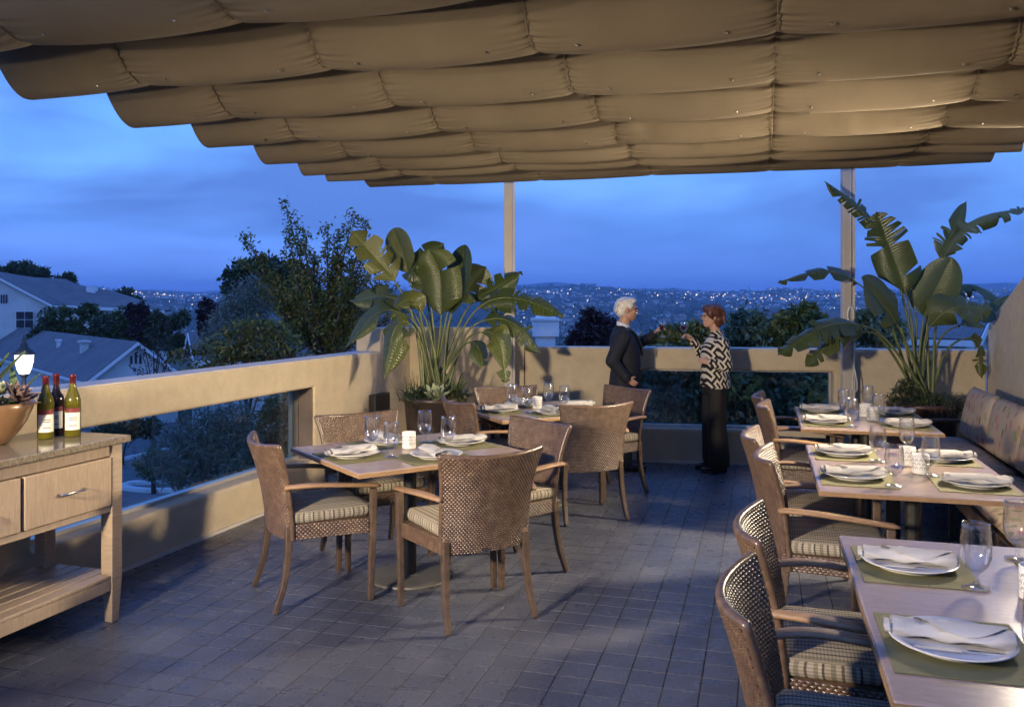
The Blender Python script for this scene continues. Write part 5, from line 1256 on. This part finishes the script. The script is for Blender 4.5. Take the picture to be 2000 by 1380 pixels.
# big house behind
Y2 = 92
def P2(x, y, dy=0): return D(x, y, Y2 + dy)
H2 = P2(-8, 538); t, A, rd, gd, o_, rf = gable_house('gabled_house', 'large pale blue-grey house with a long dark roof at the upper left', H2, (-.05, 1, 0), 16, 5.6, 3.0, 8.5, False)
inv = -Vector(t.location)
def add_quad(nm, mat, pts, off=0, th=.0):
    m = MB(); quad(m, [p + inv for p in pts]); o = m.build(nm, mat, t)
    if th: so_ = o.modifiers.new('s', 'SOLIDIFY'); so_.thickness = th
    return o
add_quad('roof', 'shingle', [P2(95, 594, 3), P2(318, 606, 3), P2(216, 567, 9), P2(-40, 524, 9)], th=.2)
add_quad('roof', 'shingle', [P2(318, 606, 3), P2(335, 604, 15), P2(216, 567, 9)], th=.2)
add_quad('roof', 'shingle', [P2(335, 604, 15), P2(-30, 590, 15), P2(-40, 524, 9), P2(216, 567, 9)], th=.2)
add_quad('wall', 'house_wall', [P2(90, 720, 3.5), P2(312, 720, 3.5), P2(312, 608, 3.5), P2(90, 597, 3.5)], th=.2)
add_quad('wall', 'house_wall', [P2(312, 720, 3.7), P2(326, 720, 14), P2(326, 607, 14), P2(312, 608, 3.7)], th=.2)
add_quad('gutter', 'house_trim', [P2(92, 600, 2.9), P2(320, 612, 2.9), P2(320, 606, 2.9), P2(92, 594, 2.9)], th=.2)
def window(x0, x1, y0, y1, dy):
    fr = add_quad('window', 'house_trim', [P2(x0, y1, dy), P2(x1, y1, dy), P2(x1, y0, dy), P2(x0, y0, dy)], th=.1)
    xm = (x0 + x1) / 2; ym = (y0 + y1) / 2
    for (a, b_, c_, d_) in ((x0 + 1.5, xm - .8, y0 + 1.5, ym - .8), (xm + .8, x1 - 1.5, y0 + 1.5, ym - .8), (x0 + 1.5, xm - .8, ym + .8, y1 - 1.5), (xm + .8, x1 - 1.5, ym + .8, y1 - 1.5)):
        m = MB(); quad(m, [p + inv for p in (P2(a, d_, dy - .08), P2(b_, d_, dy - .08), P2(b_, c_, dy - .08), P2(a, c_, dy - .08))]); m.build('pane', 'window_dark', fr)
window(30, 66, 607, 641, .25); window(262, 290, 615, 636, 3.2); window(205, 233, 615, 636, 3.2)
for x in (1, 6, 11):
    m = MB(); quad(m, [p + inv for p in (P2(x, 592, .28), P2(x + 3, 592, .28), P2(x + 3, 575, .28), P2(x, 575, .28))]); m.build('vent_slat', 'window_dark', t)
m = MB(); q = P2(180, 566, 8) + inv; obox(m, q, Vector((1, 0, 0)), Vector((0, 1, 0)), -.5, .5, -.4, .4, -.6, .35); m.build('roof_vent', 'house_trim', t)
# a roof beyond the trees, and a roof beyond the right planter
H3 = D(372, 650, 48); gable_house('gabled_house', 'grey roof of a low house half hidden behind the silvery olive tree', H3, (.9, .45, 0), 9, 2.6, 1.3, 5, False)
H4 = D(1930, 612, 30); gable_house('gabled_house', 'pale flat-pitched roof beyond the right planter', H4, (-.8, .6, 0), 8, 2.4, .8, 6, False)
# chimney tower of the building next door
t = thing('chimney_tower', 'white painted chimney tower with a tapered cap beyond the parapet', 'chimney', (D(1065, 640, 18).x, 18, -4.8)); zt = lambda y: D(0, y, 18).z + 4.8
m = MB(); m.box((-.20, -.20, 0), (.20, .20, zt(656))); m.build('shaft', 'house_trim', t)
m = MB(); m.box((-.27, -.27, zt(656)), (.27, .27, zt(626))); m.build('hood', 'house_trim', t); m = MB(); m.box((-.30, -.30, zt(626) + .001), (.30, .30, zt(621))); m.build('ledge', 'house_trim', t)
m = MB(); z0, z1 = zt(621) + .001, zt(606); m.hexa([(-.22, -.22, z0), (.22, -.22, z0), (.22, .22, z0), (-.22, .22, z0), (-.10, -.10, z1), (.10, -.10, z1), (.10, .10, z1), (-.10, .10, z1)]); m.build('cap', 'house_trim', t)
# street lamp, lit
lp_ = D(47, 705, 22); zg = gz_(lp_.x, 22); t = thing('street_lamp', 'lit street lamp with a white glass lantern and black cap', 'street lamp', (lp_.x, 22, zg)); hz = lp_.z - zg
m = MB(); m.lathe([(0, 0), (.16, 0), (.16, .12), (.10, .2), (.075, .6), (.055, hz - .55), (.05, hz - .42), (.10, hz - .36), (.13, hz - .33), (0, hz - .33)], 16); m.build('post', 'black_paint', t, True)
m = MB(); m.lathe([(.0, hz - .32), (.12, hz - .32), (.17, hz - .2), (.215, hz), (.225, hz + .16), (.0, hz + .16)], 20); m.build('lantern', 'lamp_glow', t, True)
for a in (45, 135, 225, 315):
    m = MB(); m.tube([(math.cos(R(a)) * q, math.sin(R(a)) * q, hz + z) for q, z in ((.125, -.32), (.175, -.2), (.222, 0), (.232, .165))], .008, 6); m.build('rib', 'black_paint', t, True)
m = MB(); m.lathe([(.25, hz + .165), (.26, hz + .20), (.20, hz + .29), (.11, hz + .36), (.09, hz + .44), (.05, hz + .47), (.06, hz + .53), (.03, hz + .60), (.0, hz + .70)], 20); m.build('cap', 'black_paint', t, True)
pd = bpy.data.lights.new('street_lamp_light', 'POINT'); pd.energy = 60; pd.color = (.93, .95, 1); pd.shadow_soft_size = .3; po = bpy.data.objects.new('street_lamp_light', pd); COL.objects.link(po); po.location = (lp_.x + .1, 21.6, lp_.z - .1)

# ---- trees and shrubs: trunk, limbs and a crown of separate leaf faces in clumps
def tree(name, label, cat, blobs, Y, n, size, mat, base_px=None, seed=0, depth=1.0, asp=.45, limbs=10, clump=16, group=None, trunk_r=.06, down=.3):
    rg = np.random.default_rng(seed); cs = []; tot = sum(r_[2] * r_[3] for r_ in blobs); allp = []
    for (x, y, rx, ry) in blobs:
        c_ = D(x, y, Y + rg.uniform(-.25, .25) * depth); a = rx * Y / FPX; b_ = ry * Y / FPX; k = int(n * rx * ry / tot); nc = max(4, k // clump)
        d = rg.normal(size=(nc, 3)); d /= np.linalg.norm(d, axis=1)[:, None]; q = d * (rg.uniform(.12, 1.08, nc) ** .5)[:, None] * np.array([a, min(a, b_) * depth, b_]) + np.array(c_)
        cs.append(q); allp.append(q[rg.integers(0, nc, k)] + rg.normal(0, 1, (k, 3)) * min(a, b_) * rg.uniform(.07, .17, (k, 1)))
    p = np.concatenate(allp); cs = np.concatenate(cs); v, f = leafquads(p, size, rg, asp, down)
    bx = blobs[0] if base_px is None else base_px; b0 = D(bx[0], bx[1], Y); zg = gz_(b0.x, Y); root = thing(name, label, cat, (b0.x, Y, zg), 0, group); off = np.array(root.location)
    cr_ = npmesh('crown', v - off, f, mat, root)
    m = MB(); top = Vector(cs.mean(0)) - Vector(off); m.tube(crom([(0, 0, 0), (.05, 0, top.z * .4), top * .8, top], 10), [trunk_r * (1 - .07 * i) for i in range(11)], 8)
    for k in rg.choice(len(cs), min(limbs, len(cs)), replace=False):
        e = Vector(cs[k]) - Vector(off); s_ = Vector((0.03, 0, top.z * rg.uniform(.45, .95))) + Vector((top.x, top.y, 0)) * .6; mid = s_.lerp(e, .5) + Vector((0, 0, .12 * (e - s_).length)); m.tube(crom([s_, mid, e], 6), [trunk_r * .45 * (1 - .13 * i) for i in range(7)], 5)
    m.build('trunk', 'bark', root, True); return root
def spray_tree(name, label, tips, base, Y, n, size, mat, seed, spread=.16):
    """upright arching branches with leaves along them"""
    rg = np.random.default_rng(seed); b0 = D(*base, Y); zg = gz_(b0.x, Y); root = thing(name, label, 'tree', (b0.x, Y, zg)); off = Vector(root.location); m = MB(); P_ = []
    rj = random.Random(seed); tips = tips + [(x + rj.uniform(-34, 34), y + rj.uniform(20, 75), bx + rj.uniform(-20, 20), by + rj.uniform(0, 20), w_ * .8) for (x, y, bx, by, w_) in tips]
    fork = D(base[0], base[1], Y) - off; m.tube([(0, 0, 0), fork * .5, fork], [.09, .075, .06], 8); tot = sum(w_ for *_, w_ in tips)
    for (x, y, bx, by, w_) in tips:
        e = D(x, y, Y + rg.uniform(-.5, .5)) - off; mid = D(bx, by, Y + rg.uniform(-.4, .4)) - off; pth = crom([fork, mid, e], 24); m.tube(pth, [.028 * (1 - .037 * i) for i in range(25)], 5)
        k = int(n * w_ / tot); s_ = rg.uniform(.12, 1, k) ** .8; arr = np.array([tuple(q) for q in pth]); i0 = np.clip((s_ * 24).astype(int), 0, 23); fr = s_ * 24 - i0; c_ = arr[i0] * (1 - fr)[:, None] + arr[i0 + 1] * fr[:, None]
        # side twigs
        tw = np.round(s_ * 16); ang = tw * 2.4 + hash((x, y)) % 7; ln = spread * (1.15 - .85 * s_) * 4.2 * rg.uniform(0, 1, k); P_.append(c_ + np.stack([np.cos(ang) * ln * .8, np.sin(ang) * ln * .8, ln * .45], 1) + rg.normal(0, .035, (k, 3)))
    v, f = leafquads(np.concatenate(P_), size, rg, .42, .1); npmesh('crown', v, f, mat, root); m.build('trunk', 'bark', root, True); return root
# left side, from near to far
spray_tree('tall_tree', 'tall airy tree with upright sprays of golden-lit leaves left of the planter', [
 (472, 458, 560, 590, 1.5), (505, 500, 570, 610, 1.3), (556, 392, 600, 560, 1.6), (590, 445, 610, 580, 1.5), (640, 440, 640, 570, 1.3), (612, 500, 620, 600, 1.6), (690, 415, 660, 560, 1.3), (715, 430, 680, 560, 1.4),
 (745, 500, 690, 600, 1.6), (540, 560, 580, 640, 1.4), (580, 540, 600, 620, 1.4), (660, 500, 650, 600, 1.6), (700, 540, 670, 620, 1.6), (770, 560, 700, 640, 1.3), (640, 570, 640, 640, 1.4), (560, 620, 590, 660, 1.2), (720, 610, 680, 660, 1.4)], (640, 715), 12.5, 20000, .066, 'leaf_gold_lit', 11, .075)
spray_tree('arching_shrub', 'arching shrub with golden-lit leaves just beyond the left parapet', [(430, 655, 520, 650, 1.3), (470, 640, 540, 650, 1.2), (330, 700, 450, 690, 1.0), (380, 690, 480, 680, 1.0), (505, 640, 550, 660, 1), (420, 690, 500, 690, 1)], (600, 740), 11.3, 3600, .075, 'leaf_gold_lit', 12, .09)
tree('olive_tree', 'silvery olive tree in front of the dark round tree', 'tree', [(478, 610, 58, 55), (450, 660, 60, 45), (520, 660, 50, 45), (440, 620, 30, 30), (500, 570, 34, 34)], 21, 9000, .13, 'leaf_olive', (480, 760), 21, 1.0, .22, 20)
tree('round_tree', 'dark round-crowned tree on the skyline behind the olive tree', 'tree', [(478, 545, 42, 32), (520, 535, 46, 34), (500, 575, 62, 40), (560, 560, 50, 45)], 58, 7500, .38, 'leaf_dark', (510, 640), 22, 1.0, .6, 14)
tree('purple_tree', 'small purple-leaved tree left of the olive tree', 'tree', [(408, 610, 17, 22), (402, 640, 14, 18)], 46, 1500, .28, 'leaf_purple', (405, 680), 23, 1.0, .6, 8)
for k, (x, y, rx, ry, Y, mt, lb) in enumerate([
 (95, 628, 36, 34, 84, 'leaf_dark', 'bushy tree in front of the large house, leftmost of the row'), (150, 632, 42, 38, 84, 'leaf_green', 'bushy tree in front of the large house, second from the left'),
 (205, 628, 44, 36, 84, 'leaf_dark', 'bushy tree in front of the large house, third from the left'), (255, 635, 40, 36, 84, 'leaf_green', 'bushy tree in front of the large house, fourth from the left'),
 (330, 636, 34, 34, 80, 'leaf_dark', 'bushy tree right of the large house'), (272, 612, 18, 24, 80, 'leaf_purple', 'reddish bush against the large house')]):
    rq = random.Random(k); tree('bushy_tree', lb, 'tree', [(x + rq.uniform(-1, 1) * rx, y + 6 + rq.uniform(-.75, 1) * ry, rx * rq.uniform(.3, .62), ry * rq.uniform(.3, .6)) for _ in range(9)] + [(x, y + 34, rx * 1.1, ry * .6)], Y, 5600, .36, mt, (x, 700), 30 + k, 1.0, .5, 10, 14, 'trees in front of the large house')
for k, (x, y, rx, ry) in enumerate([(40, 530, 30, 16), (78, 540, 18, 14), (128, 552, 20, 14), (12, 540, 20, 18)]):
    tree('pine_tree', ['feathery treetop above the large roof, biggest of the four', 'feathery treetop above the large roof, second from the right', 'feathery treetop above the large roof, farthest right', 'feathery treetop above the large roof, farthest left'][k], 'tree', [(x, y, rx, ry), (x + 8, y - 8, rx * .4, ry * .7), (x - 10, y - 4, rx * .4, ry * .7)], 125, 1600, .8, 'leaf_dark', (x, 640), 50 + k, 1.0, .3, 6, 10, 'treetops above the large roof', .2)
tree('skyline_tree', 'small tree on the slope right of the large house', 'tree', [(244, 572, 12, 9), (250, 582, 10, 8), (270, 586, 10, 6)], 160, 700, .8, 'leaf_dark', (246, 640), 57, 1, .6, 4)
spray_tree('bare_shrub', 'thin bare-branched shrub in front of the pale gable', [(275, 690, 285, 715, 1), (295, 640, 300, 690, 1), (310, 600, 308, 690, 1), (322, 660, 312, 700, 1), (262, 720, 280, 735, 1), (335, 690, 320, 720, 1)], (300, 770), 30, 500, .12, 'leaf_purple', 13, .12)
# seen through the left glass
tree('olive_tree', 'grey-green olive tree seen through the left glass', 'tree', [(400, 860, 90, 60), (460, 840, 80, 55), (350, 900, 75, 52), (430, 920, 90, 55), (500, 880, 60, 60)], 16, 12000, .12, 'leaf_olive', (420, 985), 24, 1.0, .22, 16)
tree('clipped_hedge', 'clipped dark hedge on the kerbed island', 'hedge', [(300, 908, 34, 26), (345, 905, 40, 30), (395, 910, 40, 32)], 24, 5000, .12, 'leaf_bluegreen', (340, 940), 25, 1.4, .6, 4)
tree('leafy_shrub', 'dark leafy shrub right against the left glass', 'shrub', [(545, 830, 48, 60), (520, 890, 45, 50), (575, 800, 36, 50), (560, 890, 40, 45), (480, 930, 50, 40)], 10.6, 5200, .085, 'leaf_bluegreen', (540, 960), 26, .8, .5, 12)
tree('hedge', 'dark hedge beside the pale wall across the court', 'hedge', [(225, 840, 40, 18), (280, 832, 40, 18)], 38, 2400, .22, 'leaf_dark', (240, 860), 27, 1, .6, 2)
for k, (x, y, rx, ry, lb) in enumerate([(118, 1020, 26, 17, 'low round shrub seen under the sideboard'), (168, 1010, 26, 15, 'low pale-flowered shrub behind the sideboard leg'), (205, 1005, 16, 10, 'small low shrub right of the sideboard leg')]):
    tree('low_shrub', lb, 'shrub', [(x, y, rx, ry)], 19, 1600, .08, ['leaf_green', 'leaf_bluegreen', 'leaf_green'][k], (x, y + 12), 60 + k, 1, .5, 3, 12, 'low shrubs below the left parapet', .03)
# beyond the back parapet
tree('purple_tree', 'dark purple-leaved tree left of the man', 'tree', [(1160, 636, 36, 30), (1145, 664, 42, 24), (1180, 655, 40, 30), (1150, 612, 18, 14), (1195, 640, 16, 26)], 24, 6500, .13, 'leaf_purple', (1160, 740), 28, 1.0, .5, 12)
for k, (bl, Y, n_, mt, lb) in enumerate([
 ([(1330, 660, 50, 26), (1290, 668, 36, 18), (1365, 650, 30, 24)], 12.5, 3600, 'leaf_gold_lit', 'leafy shrub between the raised glasses'),
 ([(1465, 640, 46, 36), (1440, 665, 40, 22), (1500, 650, 34, 30)], 13.5, 3600, 'leaf_bluegreen', 'leafy treetop just right of the woman'),
 ([(1560, 630, 46, 34), (1575, 606, 20, 18), (1535, 655, 40, 26)], 13, 3800, 'leaf_green', 'tall leafy treetop left of the right post'),
 ([(1620, 655, 40, 28), (1600, 640, 26, 22)], 12, 2600, 'leaf_green', 'leafy shrub behind the right post'),
 ([(1720, 645, 50, 34), (1690, 625, 26, 24)], 13, 3000, 'leaf_bluegreen', 'leafy treetop behind the right planter'),
 ([(1235, 672, 24, 10), (1212, 670, 16, 9)], 12, 900, 'leaf_gold_lit', 'low leafy sprigs above the parapet beside the man')]):
    tree('leafy_tree', lb, 'tree', bl, Y, n_, .10, mt, (bl[0][0], 760), 70 + k, .8, .5, 10, 14, 'leafy trees beyond the back parapet')
for k, (x, lb) in enumerate([(1270, 'dark shrub behind the back glass, beside the man'), (1345, 'dark shrub behind the back glass, second from the left'), (1430, 'dark shrub behind the back glass, right of the woman'), (1520, 'dark shrub behind the back glass, second from the right'), (1600, 'dark shrub behind the back glass, beside the right post')]):
    tree('dense_shrub', lb, 'shrub', [(x, 770, 55, 55), (x + 20, 830, 50, 45), (x - 20, 720, 45, 45)], 10.7, 3600, .10, 'leaf_bluegreen', (x, 850), 80 + k, .7, .5, 10, 12, 'shrubs behind the back glass')
# ---- the town across the valley
rg = np.random.default_rng(77)
def house_me(w_, d_, h_, rh, wall):
    m = MB(); m.box((-w_ / 2, -d_ / 2, -3), (w_ / 2, d_ / 2, h_)); nb = len(m.f)
    e = .6; x0, x1, y0, y1 = -w_ / 2 - e, w_ / 2 + e, -d_ / 2 - e, d_ / 2 + e
    m.add([(x0, y0, h_), (x1, y0, h_), (x1, y1, h_), (x0, y1, h_), (x0 + d_ * .35, 0, h_ + rh), (x1 - d_ * .35, 0, h_ + rh)], [(0, 1, 5, 4), (1, 2, 5), (2, 3, 4, 5), (3, 0, 4)], None, 1)
    for x in (-w_ * .3, 0, w_ * .3): m.add([(x - 1, -d_ / 2 - .05, 1.2), (x + 1, -d_ / 2 - .05, 1.2), (x + 1, -d_ / 2 - .05, 3), (x - 1, -d_ / 2 - .05, 3)], [(0, 1, 2, 3)], None, 2)
    return me_of(m, [wall, 'far_roof', 'window_dark'], False)
hm = [house_me(16, 10, 6, 3, 'far_wall'), house_me(20, 11, 5, 3, 'far_wall_tan'), house_me(13, 9, 7, 3, 'far_wall'), house_me(26, 12, 6, 2.5, 'far_wall')]
nh = 0; tries = 0
while nh < 290 and tries < 6000:
    tries += 1
    px = rg.uniform(200, 430) if rg.random() < .16 else rg.uniform(1000, 1990); d = rg.uniform(1150, 3900) if px > 900 else rg.uniform(900, 3600)
    x = (px - 1000) / FPX * d; dens = math.sin(x * .006 + 2) + math.sin(d * .011 + x * .002) + .4 * math.sin(x * .02)
    if dens < -.1 and rg.random() < .85: continue
    z = gz_(x, d); o = link('distant_house', hm[int(rg.integers(0, 4))], None, (x, d, z)); o.rotation_euler = (0, 0, rg.normal(0, .35)); tag(o, 'tiny pale house among the lights of the town across the valley', 'house', 'houses of the town across the valley'); nh += 1
def scatter_boxes(name, n, size, mat, dr, label=None, seed=1, band=None, squash=1.0):
    rg = np.random.default_rng(seed); px = np.where(rg.random(n) < .16, rg.uniform(180, 440, n), rg.uniform(990, 2000, n)); d = rg.uniform(*dr, n)
    if band is not None: d = rg.normal(band[0], band[1], n)
    x = (px - 1000) / FPX * d; dens = np.sin(x * .006 + 2) + np.sin(d * .011 + x * .002); keep = (dens > -.3) | (rg.random(n) < .15); x, d = x[keep], d[keep]; z = ground(x, d) + rg.uniform(2, 7, len(x)); s_ = size * rg.uniform(.5, 1.3, len(x)) * d / 2200
    oc = np.array([(1, 0, 0), (-1, 0, 0), (0, 1, 0), (0, -1, 0), (0, 0, squash), (0, 0, -squash)], float); of = np.array([(0, 2, 4), (2, 1, 4), (1, 3, 4), (3, 0, 4), (2, 0, 5), (1, 2, 5), (3, 1, 5), (0, 3, 5)])
    v = (np.stack([x, d, z], 1)[:, None] + oc[None] * s_[:, None, None]).reshape(-1, 3); f = (of[None] + (np.arange(len(x)) * 6)[:, None, None]).reshape(-1, 3)
    return stuff(npmesh(name, v, f, mat))
tag(scatter_boxes('town_lights', 330, 1.2, 'light_white', (1150, 3900), seed=5), 'pale lights scattered over the town across the valley', 'lights')
tag(scatter_boxes('town_lights', 260, 1.3, 'light_warm', (1150, 3900), seed=6), 'warm lights scattered over the town across the valley', 'lights')
tag(scatter_boxes('town_lights', 240, 1.5, 'light_warm', (0, 0), seed=8, band=(3150, 120)), 'band of warm lights below the far skyline', 'lights')
tag(scatter_boxes('far_houses', 1500, 5.0, 'far_wall', (1150, 3900), seed=15, squash=.7), 'pale houses of the town too small to tell apart', 'houses')
# far woods: clumps of leaf-sized faces at that distance
n = 2600; px = rg.uniform(150, 2000, n); d = rg.uniform(700, 4100, n); x = (px - 1000) / FPX * d; dens = np.sin(x * .006 + 2) + np.sin(d * .011 + x * .002); kp = (dens < .5); x, d = x[kp], d[kp]; z = ground(x, d) + 3
k = 14; p = np.repeat(np.stack([x, d, z], 1), k, 0); p += rg.normal(0, 1, p.shape) * np.array([9, 9, 3.2]); v, f = leafquads(p, 6.0, rg, .9, 0); tag(stuff(npmesh('distant_trees', v, f, 'leaf_dark')), 'dark tree cover on the hills across the valley', 'trees')
# skyline trees
n = 160; px = rg.uniform(200, 2000, n); d = rg.normal(4000, 60, n); x = (px - 1000) / FPX * d; z = ground(x, d) + 4; p = np.repeat(np.stack([x, d, z], 1), 16, 0) + rg.normal(0, 1, (n * 16, 3)) * np.array([7, 7, 5]); v, f = leafquads(p, 8.0, rg, .8, 0); tag(stuff(npmesh('distant_trees', v, f, 'leaf_dark')), 'dark trees along the far skyline', 'trees')
# ---- the air: one even box of pale dusk haze
m = MB(); m.box((-9500, -400, -140), (9500, 11500, 215)); hb = m.build('haze', 'grout'); hb.data.materials.clear()
hm_ = bpy.data.materials.new('haze'); hm_.use_nodes = True; hn = hm_.node_tree; hn.nodes.clear(); ho = hn.nodes.new('ShaderNodeOutputMaterial'); hv = hn.nodes.new('ShaderNodeVolumePrincipled')
hv.inputs['Color'].default_value = (.60, .74, 1.0, 1); hv.inputs['Density'].default_value = 1.5e-4; hn.links.new(hv.outputs[0], ho.inputs['Volume']); hb.data.materials.append(hm_); stuff(hb)
